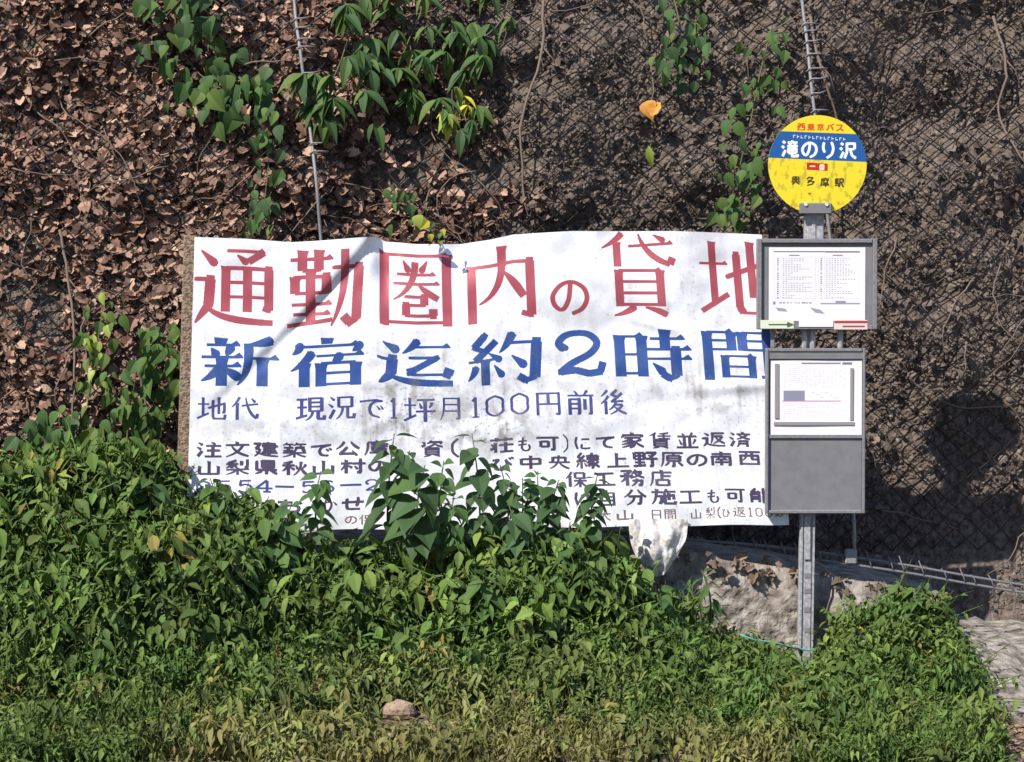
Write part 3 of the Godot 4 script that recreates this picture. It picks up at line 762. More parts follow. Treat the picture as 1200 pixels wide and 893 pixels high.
func make_materials() -> void:
	M.greens = []
	for c in [[0.048, 0.098, 0.026], [0.062, 0.115, 0.028], [0.036, 0.074, 0.025], [0.090, 0.138, 0.032], [0.050, 0.096, 0.036]]:
		var m := mat(lin(c[0], c[1], c[2]), 0.65)
		m.metallic_specular = 0.35
		m.backlight_enabled = true
		m.backlight = lin(c[0] * 0.9, c[1] * 1.0, c[2] * 0.6)
		M.greens.append(m)
	M.yellow_leaf = mat(lin(0.45, 0.40, 0.03), 0.6)
	M.yellow_green = mat(lin(0.20, 0.26, 0.035), 0.55)
	M.orange_leaf = mat(lin(0.55, 0.25, 0.045), 0.6)
	M.stem = mat(lin(0.10, 0.11, 0.04), 0.7)
	M.twig = mat(lin(0.17, 0.125, 0.095), 0.85)
	M.leaf = mat(Color.WHITE, 0.72)
	M.leaf.metallic_specular = 0.3
	M.leaf.vertex_color_use_as_albedo = true
	M.leaf.backlight_enabled = true
	M.leaf.backlight = lin(0.06, 0.09, 0.012)
	M.litter = mat(Color.WHITE, 0.8)
	M.litter.vertex_color_use_as_albedo = true
	M.soil = tri_mat([lin(0.05, 0.037, 0.029), lin(0.132, 0.101, 0.08), lin(0.215, 0.172, 0.14)], [0.2, 0.5, 0.85], 0.035, 0.9, 0.95, 2.5, 2)
	M.ground = tri_mat([lin(0.05, 0.035, 0.022), lin(0.12, 0.09, 0.055), lin(0.24, 0.18, 0.12)], [0.2, 0.5, 0.9], 0.025, 0.9, 0.95, 1.5, 5)
	M.concrete = tri_mat([lin(0.10, 0.085, 0.07), lin(0.26, 0.225, 0.19), lin(0.42, 0.385, 0.34)], [0.2, 0.5, 0.85], 0.016, 0.8, 0.95, 1.6, 8)
	M.wire = tri_mat([lin(0.014, 0.011, 0.01), lin(0.04, 0.032, 0.028)], [0.3, 0.8], 0.03, 0.3, 0.7, 0.0, 4)
	M.rope = tri_mat([lin(0.16, 0.16, 0.165), lin(0.34, 0.34, 0.35)], [0.3, 0.8], 0.05, 0.2, 0.55, 0.0, 6)
	M.dark_rope = tri_mat([lin(0.10, 0.10, 0.105), lin(0.22, 0.22, 0.23)], [0.3, 0.8], 0.05, 0.2, 0.6, 0.0, 16)
	M.steel = tri_mat([lin(0.26, 0.26, 0.27), lin(0.42, 0.42, 0.43)], [0.3, 0.8], 0.03, 0.4, 0.5, 0.0, 9)
	M.frame = tri_mat([lin(0.17, 0.165, 0.175), lin(0.215, 0.21, 0.22)], [0.3, 0.8], 0.02, 0.3, 0.5, 0.0, 10)
	M.panel = tri_mat([lin(0.155, 0.155, 0.165), lin(0.17, 0.17, 0.18), lin(0.183, 0.183, 0.193)], [0.2, 0.5, 0.85], 0.012, 0.5, 0.65, 0.0, 12)
	M.timber = tri_mat([lin(0.10, 0.07, 0.05), lin(0.24, 0.17, 0.12), lin(0.34, 0.25, 0.18)], [0.2, 0.5, 0.85], 0.02, 0.3, 0.85, 0.5, 13)
	M.plastic = tri_mat([lin(0.4, 0.36, 0.33), lin(0.7, 0.67, 0.65)], [0.25, 0.6], 0.02, 0.25, 0.5, 0.0, 14)
	M.white_paint = mat(lin(0.6, 0.6, 0.6), 0.5)
	M.clip = mat(lin(0.26, 0.24, 0.25), 0.5)
	M.card = mat(lin(0.74, 0.73, 0.74), 0.6)
	M.green_card = mat(lin(0.62, 0.66, 0.5), 0.6)
	M.red_card = mat(lin(0.68, 0.56, 0.52), 0.6)
	M.red_paint = mat(lin(0.45, 0.03, 0.04), 0.6)
	M.dark_green = mat(lin(0.04, 0.12, 0.04), 0.6)
	M.teal = mat(lin(0.12, 0.42, 0.36), 0.5)
	M.stone = tri_mat([lin(0.24, 0.17, 0.115), lin(0.42, 0.31, 0.22)], [0.3, 0.7], 0.02, 0.15, 0.9, 0.4, 15)

func sheet_mesh(xs: Array, ys: Array, f: Callable) -> ArrayMesh:
	var st := new_st()
	st.set_smooth_group(0)
	var g := []
	for y in ys:
		var row := []
		for x in xs: row.append(f.call(x, y))
		g.append(row)
	for j in ys.size() - 1:
		for i in xs.size() - 1:
			quad(st, g[j][i], g[j][i + 1], g[j + 1][i + 1], g[j + 1][i])
	st.index()
	return done(st)

func span(a: float, b: float, n: int) -> Array:
	var o := []
	for i in n + 1: o.append(lerpf(a, b, i / float(n)))
	return o

func build_terrain() -> void:
	var xs := [-70.0, -30.0, -12.0] + span(-6, 6, 120) + [12.0, 30.0, 70.0]
	var zs := [-1.3] + span(-0.9, 3.0, 44) + [4.0, 6.0, 10.0, 20.0, 45.0, 90.0]
	var o := put("ground", sheet_mesh(xs, zs, func(x, z): return Vector3(x, ground_y(x, z), z)), M.ground)
	tag(o, "brown earth verge at the foot of the slope", "ground", "", "structure")
	var ys := span(7.5, 3.8, 30) + span(3.77, -0.1, 155)
	var hx := [-70.0, -30.0, -12.0] + span(-6, -3.1, 40) + span(-3.07, 3.07, 245) + span(3.1, 6, 40) + [12.0, 30.0, 70.0]
	o = put("hillside", sheet_mesh(hx, [14.0, 9.0] + ys, func(x, y): return Vector3(x, y, slope_z(x, y) - (0.0 if y < 7.6 else (y - 7.5) * 3.0))), M.soil)
	tag(o, "steep dark earth and rock slope under the wire net", "hillside", "", "structure")

func bare(x: float, y: float) -> bool:      # places where little has caught under the net
	for b in M.bare:
		if (Vector2(x, y) - b[0]).length() < b[1]: return true
	return false

func build_litter() -> void:
	M.bare = []
	for b in [[1085, 610, 0.26], [1150, 620, 0.2], [40, 360, 0.16], [480, 175, 0.2], [560, 200, 0.14], [1045, 50, 0.18]]:
		var p := on_slope(b[0], b[1])
		M.bare.append([Vector2(p.x, p.y), b[2]])
	var lx := {"curled": [], "flat": [], "crumpled": []}
	var lc := {"curled": [], "flat": [], "crumpled": []}
	var grit := []
	var gcol := []
	var patch := FastNoiseLite.new()
	patch.seed = 31; patch.frequency = 0.9; patch.fractal_octaves = 3
	for i in 60000:
		var x := rng.randf_range(-4.2, 4.2)
		var y := rng.randf_range(0.1, 4.4)
		var w := smoothstep(0.25, -0.75, x + patch.get_noise_2d(x, y) * 1.0 + (0.35 if y < 2.0 else 0.0))    # 1 where pale dry leaves lie, 0 where it is mostly grey debris
		if bare(x, y) and rng.randf() < 0.82: continue
		var n := Vector3(0, 0.48, 0.88)
		var z := slope_z(x, y) + rng.randf_range(0.0, 0.05)
		if rng.randf() < lerpf(0.12, 0.93, w):
			var k: String = ["curled", "flat", "crumpled"][rng.randi() % 3]
			var size := (0.024 + 0.055 * pow(rng.randf(), 1.5)) * lerpf(0.8, 1.0, w)
			var tip := Vector3(rng.randf_range(-1, 1), rng.randf_range(-1, 0.6), 0)
			lx[k].append(Transform3D(aim(tip - n * tip.dot(n), n + rv(lerpf(0.5, 0.8, w))).scaled_local(Vector3.ONE * size), Vector3(x, y, z)))
			var v := rng.randf_range(0.55, 1.25)
			var warm := Color(0.27, 0.152, 0.104) if rng.randf() < 0.5 else (Color(0.135, 0.07, 0.045) if rng.randf() < 0.5 else Color(0.42, 0.275, 0.195))
			var dull := Color(0.10, 0.075, 0.06) if rng.randf() < 0.65 else Color(0.16, 0.125, 0.10)
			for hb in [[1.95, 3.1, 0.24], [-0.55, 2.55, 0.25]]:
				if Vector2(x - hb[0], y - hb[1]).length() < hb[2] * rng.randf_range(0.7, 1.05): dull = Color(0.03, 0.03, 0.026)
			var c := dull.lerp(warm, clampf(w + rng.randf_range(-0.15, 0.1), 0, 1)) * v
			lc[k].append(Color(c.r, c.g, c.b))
		elif rng.randf() < 0.5:
			var s := 0.006 + 0.012 * pow(rng.randf(), 2.0)
			grit.append(Transform3D(Basis.from_euler(rv(3.0)).scaled_local(Vector3(s, s * rng.randf_range(0.5, 1.0), s * rng.randf_range(0.6, 1.3))), Vector3(x, y, slope_z(x, y) + rng.randf_range(-0.004, 0.012))))
			var v := rng.randf_range(0.08, 0.2)
			gcol.append(Color(v * 1.1, v * 0.9, v * 0.75))
	for k in lx:
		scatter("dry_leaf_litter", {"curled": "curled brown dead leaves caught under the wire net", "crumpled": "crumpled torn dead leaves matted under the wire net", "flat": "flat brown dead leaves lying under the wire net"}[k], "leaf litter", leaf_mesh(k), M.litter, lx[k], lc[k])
	scatter("stone_debris", "small grey stones and crumbs of rock under the net", "debris", pebble(3, 6), M.litter, grit, gcol)

func pebble(seed_: int, n: int, rough := 0.35) -> ArrayMesh:
	var r := RandomNumberGenerator.new()
	r.seed = seed_
	var st := new_st()
	st.set_smooth_group(-1)
	var g := []
	for j in n / 2 + 1:
		var row := []
		for i in n:
			var th := PI * j / (n / 2)
			var ph := TAU * i / n
			var k := 1.0 + r.randf_range(-rough, rough * 0.4)
			row.append(Vector3(sin(th) * cos(ph), cos(th), sin(th) * sin(ph)) * k)
		if j == 0 or j == n / 2:
			for i in n: row[i] = row[0]
		g.append(row)
	st.set_color(Color.WHITE)
	for j in n / 2:
		for i in n:
			var a: Vector3 = g[j][i]
			var b: Vector3 = g[j][(i + 1) % n]
			var c: Vector3 = g[j + 1][(i + 1) % n]
			var d: Vector3 = g[j + 1][i]
			if j > 0: face(st, [a, b, c], a + b + c)
			if j < n / 2 - 1: face(st, [a, c, d], a + c + d)
	return done(st)

func net_point(x: float, y: float) -> Vector3:
	return Vector3(x + nz.get_noise_2d(x * 0.8, y * 0.8) * 0.05, y + nz.get_noise_2d(x * 0.7 + 40, y * 0.7) * 0.05, slope_z(x, y) + 0.052 + nz.get_noise_2d(x * 1.5, y * 1.5 + 9) * 0.03)

func build_net() -> void:
	var net := thing("rockfall_net", Vector3(0, 0.5, -0.2), "dark chain-link wire net draped over the whole leaf-covered slope", "wire net")
	var st := new_st()
	var w := 0.053
	var h := 0.047
	var cols := int(9.0 / w)
	var rows := int(4.2 / h)
	for i in cols:
		var pts := []
		for j in rows:
			pts.append(net_point(-4.5 + i * w + w * ((j + i) % 2) + j * h * 0.07, 0.55 + j * h) - net.position + Vector3(0, 0, 0.003 * ((j + i) % 2)))
		tube(st, pts, 0.0052, 3)
	var o := put("wire_mesh", done(st), M.wire, net)
	o.set_meta("kind", "stuff")
	# steel ropes with spiral ties
	wire_rope("wire_rope", "grey steel rope with spiral ties running down to the banner's top", [[338, -160], [345, 0], [352, 60], [362, 140], [371, 215], [377, 290], [390, 430]], 1, [0.02, 0.62], 14, Vector3(1, 0.12, 0.1))
	wire_rope("wire_rope", "grey steel rope with spiral ties running down behind the yellow disc", [[925, -160], [940, 0], [946, 50], [952, 110], [962, 190], [975, 300], [988, 450], [1000, 600], [1001, 648]], 1, [0.18, 0.42], 8, Vector3(1, 0.12, 0.1))
	wire_rope("wire_rope", "pair of grey steel ropes with ties along the foot of the net", [[560, 606], [700, 622], [800, 632], [880, 638], [950, 646], [1060, 662], [1140, 676], [1230, 690], [1400, 712]], 2, [0.3, 0.9], 19, Vector3(-0.1, 1, 0.15))

func wire_rope(called: String, label: String, path: Array, n: int, part: Array, ticks: int, dir: Vector3) -> void:
	var pts := []
	for q in path:
		var p := on_slope(q[0], q[1], 0.1)
		if q[1] > 590: p = at(q[0], q[1], -0.1)
		pts.append(p)
	var o := thing(called, pts[-1], label, "wire rope")
	var fine := []
	for i in pts.size() - 1:
		for k in 5:
			fine.append(pts[i].cubic_interpolate(pts[i + 1], pts[maxi(i - 1, 0)], pts[mini(i + 2, pts.size() - 1)], k / 5.0) - o.position)
	fine.append(pts[-1] - o.position)
	for s in n:
		var st := new_st()
		var q := []
		for p in fine: q.append(p + Vector3(0, -0.034 * s, 0.012 * s))
		tube(st, q, 0.0085 if n == 1 else 0.0065, 7)
		put("rope", done(st), M.rope if n == 1 else M.dark_rope, o)
	for i in ticks:
		var t: float = lerpf(part[0], part[1], (i + rng.randf() * 0.8) / ticks) * (fine.size() - 1.01)
		var p: Vector3 = fine[int(t)].lerp(fine[int(t) + 1], t - int(t))
		var st := new_st()
		var l := rng.randf_range(0.06, 0.09)
		if n == 1:      # a wire tie that hooks over the rope and reaches into the net on the right
			tube(st, [p + Vector3(-0.018, -0.006, 0.004), p + Vector3(0, 0.008, 0.016), p + dir * l * 0.5 + Vector3(0, 0.004, 0.012), p + dir * l + Vector3(0, rng.randf_range(-0.004, 0.012), -0.01)], 0.0042, 4)
		else:
			tube(st, [p + Vector3(0.012, -0.042, 0.008), p + Vector3(0.006, -0.02, 0.026), p + Vector3(0, 0.0, 0.016), p + Vector3(-0.012, l * rng.randf_range(0.15, 0.55), 0.0)], 0.0032, 4)
		put("wire_tie", done(st), M.rope if n == 1 else M.dark_rope, o)
	if n == 2:
		var c := at(997, 652, -0.08) - o.position
		put("clamp", box_mesh(Vector3(0.055, 0.07, 0.035), 0.006), M.rope, o, c)

func build_walls() -> void:
	# low concrete footing along the slope; its top follows the ropes
	var a := at(806, 648, -0.06)
	var b := at(1108, 700, -0.06)
	var top := func(x): return lerpf(a.y, b.y, clampf((x - a.x) / (b.x - a.x), -0.25, 1.0))
	var xs := span(-9.0, a.x - 0.3, 60) + span(a.x - 0.28, b.x, 110)
	var prof := func(x, s):      # s runs from the foot of the face over the top to the back
		var t: float = top.call(x) + nf.get_noise_2d(x * 5.0, 1.0) * 0.022
		var n := nf.get_noise_2d(x * 4.0, s * 0.5) * 0.045 + nf.get_noise_2d(x * 15.0, s * 1.7) * 0.009
		if s < 8: return Vector3(x, lerpf(-0.1, t - 0.02, s / 8.0), -0.055 + 0.03 * (1 - s / 8.0) + n)
		if s == 8: return Vector3(x, t, -0.08 + n)
		return Vector3(x, t + 0.015, -0.98)
	var o := put("concrete_wall", sheet_mesh(xs, [9.0, 8.0, 7.0, 6.0, 5.0, 4.0, 3.0, 2.0, 1.0, 0.0], prof), M.concrete)
	var st := new_st()
	st.set_smooth_group(-1)
	var e := b.x
	face(st, [prof.call(e, 0.0), prof.call(e, 7.0), prof.call(e, 8.0), Vector3(e, b.y, -0.98), Vector3(e, -0.1, -0.98)], Vector3.RIGHT)
	put("end_face", done(st), M.concrete, o)
	tag(o, "low weathered concrete wall between the banner and the slope's foot", "wall")
	var lx := []
	var lc := []
	for i in 70:
		var x := rng.randf_range(a.x - 0.2, b.x)
		var y: float = top.call(x) + rng.randf_range(-0.1, 0.05) * rng.randf()
		lx.append(Transform3D(aim(rv(1.0), Vector3(0, 0.5, 1) + rv(0.8)).scaled_local(Vector3.ONE * rng.randf_range(0.02, 0.06)), Vector3(x, y, -0.03 - (0.16 * rng.randf() if y > top.call(x) else 0.02))))
		var v := rng.randf_range(0.5, 1.2)
		lc.append(Color(0.2 * v, 0.14 * v, 0.1 * v))
	scatter("wall_leaf_litter", "brown dead leaves and crumbs hanging over the concrete wall's top", "leaf litter", leaf_mesh("crumpled"), M.litter, lx, lc)
	# the nearer slab of concrete at the right edge
	var c := at(1098, 744, 0.10)
	var d := at(1240, 762, 0.25)
	var slab := func(x, s):
		var t: float = lerpf(c.y, d.y, clampf((x - c.x) / (d.x - c.x), 0, 1)) + nf.get_noise_2d(x * 7.0, 7.0) * 0.03
		var n := nf.get_noise_2d(x * 6.0 + 9, s * 4.0) * 0.05
		if s < 8: return Vector3(x - 0.15 * (1.0 - s / 8.0), lerpf(-0.12, t - 0.03, s / 8.0), 2.2 - 1.98 * pow(s / 8.0, 0.75) + n)
		if s == 8: return Vector3(x, t, 0.14 + n)
		return Vector3(x, t + 0.02, -0.75)
	o = put("concrete_slab", sheet_mesh(span(c.x, 9.0, 120), [9.0, 8.0, 7.0, 6.0, 5.0, 4.0, 3.0, 2.0, 1.0, 0.0], slab), M.concrete)
	st = new_st()
	st.set_smooth_group(-1)
	var ends := []
	for s in range(0, 10): ends.append(slab.call(c.x, float(s)))
	for i in 9: face(st, [ends[i], ends[i + 1], Vector3(c.x, -0.1, -0.75)], Vector3.LEFT)
	put("end_face", done(st), M.concrete, o)
	tag(o, "pale broken concrete slab at the right edge beside the weeds", "slab")

func banner_z(u: float, v: float) -> float:
	var z := 0.03 + nf.get_noise_2d(u * 3.0, v * 2.0) * 0.03 + nz.get_noise_2d(u * 9.0 + 5, v * 4.0) * 0.006
	# the big diagonal fold: the sheet stands forward left of it and tucks in sharply on its right
	var X := u * 2.66
	var Y := v * 1.34
	var d := (X - (0.82 - Y * 0.98)) / 1.40
	var amp := smoothstep(1.0, 0.3, Y) * 0.018
	z += amp * (exp(-d * d / 0.020) if d < 0 else exp(-d * d / 0.0003)) - amp * 0.6 * exp(-(d - 0.045) * (d - 0.045) / 0.0008)
	# slack along the top between the fold and the middle
	var sag := exp(-pow((u - 0.335) / 0.018, 2)) * smoothstep(0.24, 0.1, v) + exp(-pow((u - 0.47) / 0.03, 2)) * smoothstep(0.17, 0.06, v) * 0.9
	z -= sag * 0.05
	z += exp(-pow((u - 0.40) / 0.05, 2)) * smoothstep(0.08, 0.0, v) * -0.04
	# soft vertical swells at the right and a crease above the 2
	z += sin((u + v * 0.08 - 0.80) * 30.0) * 0.013 * smoothstep(0.62, 0.85, u) * smoothstep(0.55, 0.2, v)
	z += 0.014 * exp(-pow((v - 0.305 - (u - 0.78) * 0.5) / 0.02, 2)) * exp(-pow((u - 0.79) / 0.05, 2))
	z += 0.012 * exp(-pow((v - 0.53 + (u - 0.9) * 0.2) / 0.02, 2)) * smoothstep(0.8, 0.93, u)
	z += sin(u * 21.0) * 0.006 * smoothstep(0.6, 1.0, v)
	return z

func build_banner() -> void:
	var root := thing("roadside_banner", at(560, 640, 0.0), "white land-lease banner with large red and blue Japanese lettering", "banner")
	var O := root.position
	var st := new_st()
	st.set_smooth_group(0)
	var nu := 200
	var nv := 100
	var edge := [[0, 278], [60, 280], [112, 284], [150, 282], [200, 278], [212, 277], [222, 283], [260, 286], [310, 286], [345, 281], [372, 275], [440, 271], [560, 271], [640, 274], [700, 277]]
	for j in nv + 1:
		for i in nu + 1:
			var u := i / float(nu)
			var v := j / float(nv)
			var px := lerpf(lerpf(229, 892, u), lerpf(219, 924, u), v)
			var ty := 278.0
			for k in edge.size() - 1:
				if px - 229 >= edge[k][0]: ty = lerpf(edge[k][1], edge[k + 1][1], clampf((px - 229.0 - edge[k][0]) / (edge[k + 1][0] - edge[k][0]), 0, 1))
			var py := lerpf(ty, lerpf(622, 614, u) + sin(u * 40.0) * 0.5, v)
			var p := at(px, py, 0.0)
			st.set_uv(Vector2(u, v))
			st.add_vertex(Vector3(p.x, p.y, banner_z(u, v)) - O)
	for j in nv:
		for i in nu:
			var a := j * (nu + 1) + i
			for k in [a, a + 1, a + nu + 2, a, a + nu + 2, a + nu + 1]: st.add_index(k)
	var sm := img_mat(banner_image(), 0.62)
	put("printed_sheet", done(st), sm, root)
	# timber behind the sheet
	for q in [[224, 276, 213, 16], [560, 296, 560, 16], [862, 296, 862, 16]]:
		var t := at(q[0], q[1], -0.06)
		var f := at(q[2], 610 if q[0] > 800 else 655, -0.06)
		var hh := t.y - f.y
		var w := put("post", box_mesh(Vector3(q[3] / PPM, hh, 0.05), 0.004), M.timber, root, Vector3((t.x + f.x) / 2, (t.y + f.y) / 2, -0.062) - O)
		w.rotation.z = -(t.x - f.x) / hh
	for q in [[300, 560], [450, 560], [598, 560]]:
		var c := at(q[1], q[0], -0.1)
		put("rail", box_mesh(Vector3(2.5, 0.07, 0.03), 0.004), M.timber, root, Vector3(c.x, c.y, -0.104) - O)

func slab_part(called: String, parent: Node3D, px0: float, py0: float, px1: float, py1: float, z: float, deep: float, m: Material, bev := 0.003) -> MeshInstance3D:
	var a := at(px0, py1, 0.06)
	var b := at(px1, py0, 0.06)
	return put(called, box_mesh(Vector3(b.x - a.x, b.y - a.y, deep), bev), m, parent, Vector3((a.x + b.x) / 2, (a.y + b.y) / 2, z) - parent.position)

func print_part(called: String, parent: Node3D, px0: float, py0: float, px1: float, py1: float, z: float, m: Material) -> MeshInstance3D:   # a sheet of paper with a little waviness
	var a := at(px0, py1, 0.06)
	var b := at(px1, py0, 0.06)
	var st := new_st()
	st.set_smooth_group(0)
	var n := 8
	for j in n + 1:
		for i in n + 1:
			var u := i / float(n)
			var v := j / float(n)
			st.set_uv(Vector2(u, v))
			st.add_vertex(Vector3(lerpf(a.x, b.x, u), lerpf(b.y, a.y, v), z + sin(u * 6.0 + v * 3.0) * 0.0012 + 0.0012) - parent.position - parent.get_parent().position)
	for j in n:
		for i in n:
			var k := j * (n + 1) + i
			for q in [k, k + 1, k + n + 2, k, k + n + 2, k + n + 1]: st.add_index(q)
	return put(called, done(st), m, parent)

func build_bus_stop() -> void:
	var foot := at(946, 800, 0.06)
	var o := thing("bus_stop_sign", Vector3(foot.x, foot.y - 0.12, 0.06), "bus stop sign with a yellow and blue disc above two grey notice boards", "bus stop")
	var O := o.position
	# the post: a square tube with a raised spine and drilled holes
	var post := slab_part("post", o, 938, 252, 955, 830, 0.02, 0.05, M.steel, 0.004)
	post.rotation.z = -0.012
	for k in [[939, 0], [953, 1]]:
		var e := slab_part("edge_strip", o, k[0] - 1.6, 602, k[0] + 1.6, 792, 0.049, 0.008, M.steel, 0.001)
		e.rotation.z = -0.012
	slab_part("cover_strip", o, 942.5, 606, 950, 656, 0.05, 0.008, M.steel, 0.001)
	for y in [672, 690, 712, 736, 770, 783]:
		slab_part("slot", o, 943, y, 950, y + 6, 0.0456, 0.003, M.frame, 0.0005)
	var neck := slab_part("neck", o, 946, 246, 966, 284, 0.03, 0.04, M.steel, 0.004)
	put("spine", box_mesh(Vector3(0.018, 0.13, 0.008), 0.002), M.steel, neck, Vector3(-0.008, 0, 0.022))
	# disc
	var c := at(957.5, 193, 0.06)
	var R := 57.5 / PPM * 0.995
	var st := new_st()
	var face_st := new_st()
	var n := 72
	var rim := []
	for i in n: rim.append(Vector2.from_angle(TAU * i / n))
	st.set_smooth_group(-1)
	for i in n:
		var a: Vector2 = rim[i]
		var b: Vector2 = rim[(i + 1) % n]
		var prof := [[R, 0.0], [R, -0.010], [R - 0.002, -0.012]]
		for k in 2:
			face(st, [Vector3(a.x * prof[k][0], a.y * prof[k][0], prof[k][1]), Vector3(b.x * prof[k][0], b.y * prof[k][0], prof[k][1]), Vector3(b.x * prof[k + 1][0], b.y * prof[k + 1][0], prof[k + 1][1]), Vector3(a.x * prof[k + 1][0], a.y * prof[k + 1][0], prof[k + 1][1])], Vector3(a.x + b.x, a.y + b.y, 0))
		face(st, [Vector3(0, 0, -0.012), Vector3(a.x * prof[2][0], a.y * prof[2][0], -0.012), Vector3(b.x * prof[2][0], b.y * prof[2][0], -0.012)], Vector3(0, 0, -1))
		for q in [Vector2.ZERO, b, a]:
			face_st.set_uv(Vector2(0.5 + q.x * 0.5, 0.5 - q.y * 0.5))
			face_st.set_normal(Vector3(0, 0, 1))
			face_st.add_vertex(Vector3(q.x * R, q.y * R, 0))
	var disc := put("disc", done(st), mat(lin(0.5, 0.42, 0.03), 0.5), o, Vector3(c.x, c.y, 0.075) - O)
	put("printed_face", face_st.commit(), img_mat(disc_image(), 0.42), disc)
	var br := slab_part("bracket", o, 936, 238, 974, 251, 0.083, 0.02, M.panel, 0.004)
	for s in [-0.045, 0.05]:
		var bolt := CylinderMesh.new()
		bolt.top_radius = 0.008; bolt.bottom_radius = 0.009; bolt.height = 0.008; bolt.radial_segments = 8; bolt.rings = 1
		put("bolt", bolt, M.white_paint, br, Vector3(s, 0.018, 0.012)).rotation.x = PI / 2
	# upper board
	var bd := slab_part("timetable_board", o, 888, 283, 1022, 384, 0.075, 0.03, M.panel)
	bd.set_meta("label", "wide grey board holding the bus timetable")
	frame(bd, o, 886, 280, 1027, 386, 6, 5)
	print_part("timetable_sheet", bd, 900, 290, 1013, 376, 0.0915, img_mat(paper_image(0), 0.5))
	for q in [["green_ticket", 890, 375, 929, 385, M.green_card], ["white_ticket", 935, 375, 975, 383, M.card], ["red_ticket", 976, 375, 1015, 386, M.red_card]]:
		var t := slab_part(q[0].replace("green_", "").replace("white_", "").replace("red_", ""), o, q[1], q[2], q[3], q[4], 0.1075, 0.003, q[5], 0.0005)
		t.set_meta("label", {"green_ticket": "pale card with a green arrow at the board's left", "white_ticket": "blank white card at the board's foot", "red_ticket": "pale card with a red edge at the board's right"}[q[0]])
		if q[0] == "green_ticket":
			var am := put("arrow", arrow_mesh(), M.dark_green, t, Vector3(0.02, 0.0, 0.003))
			am.scale = Vector3.ONE
		if q[0] == "red_ticket":
			put("stripe", box_mesh(Vector3(0.15, 0.009, 0.002), 0.0004), M.red_paint, t, Vector3(0, 0.014, 0.003))
			put("rule", box_mesh(Vector3(0.1, 0.005, 0.002), 0.0004), M.red_paint, t, Vector3(0.012, -0.006, 0.003))
	# lower board
	var lb := slab_part("notice_board", o, 898, 411, 1010, 598, 0.075, 0.03, M.panel)
	lb.set_meta("label", "tall grey board with a notice above a blank panel")
	frame(lb, o, 896, 408, 1013, 601, 4, 4)
	slab_part("top_rail", o, 897, 412, 1011, 421, 0.094, 0.012, M.panel, 0.003)
	print_part("notice_sheet", lb, 902, 422, 1009, 509, 0.0915, img_mat(paper_image(1), 0.5))
	for q in [[907, 426, 912, 490], [995, 431, 999, 492], [906, 494, 1000, 498]]:
		slab_part("paper_clip_strip", o, q[0], q[1], q[2], q[3], 0.0965, 0.004, M.clip, 0.0008)
	slab_part("divider", o, 900, 509, 1010, 513, 0.0955, 0.008, M.frame, 0.001)
	# the pipes that join the boards
	for x in [943, 952.5, 985]:
		var a := at(x, 384, 0.06)
		var b := at(x, 410, 0.06)
		st = new_st()
		tube(st, [Vector3(a.x, a.y + 0.05, 0.05) - O, Vector3(b.x, b.y - 0.05, 0.05) - O], 0.014, 10)
		put("pipe", done(st), M.steel, o)
	slab_part("clip", o, 903, 386, 908, 408, 0.06, 0.02, M.frame)

func arrow_mesh() -> ArrayMesh:
	var st := new_st()
	box(st, Vector3(-0.015, 0, 0), Vector3(0.09, 0.004, 0.002), 0.0004)
	st.set_smooth_group(-1)
	face(st, [Vector3(0.025, 0.012, 0.001), Vector3(0.055, 0, 0.001), Vector3(0.025, -0.012, 0.001)], Vector3(0, 0, 1))
	return done(st)

func frame(_b: Node3D, o: Node3D, x0: float, y0: float, x1: float, y1: float, w: float, h: float) -> void:
	slab_part("frame_bar", o, x0, y0, x0 + w, y1, 0.082, 0.05, M.frame)
	slab_part("frame_bar", o, x1 - w, y0, x1, y1, 0.082, 0.05, M.frame)
	slab_part("frame_bar", o, x0 + w, y0, x1 - w, y0 + h, 0.0815, 0.048, M.frame)
	slab_part("frame_bar", o, x0 + w, y1 - h, x1 - w, y1, 0.0815, 0.048, M.frame)

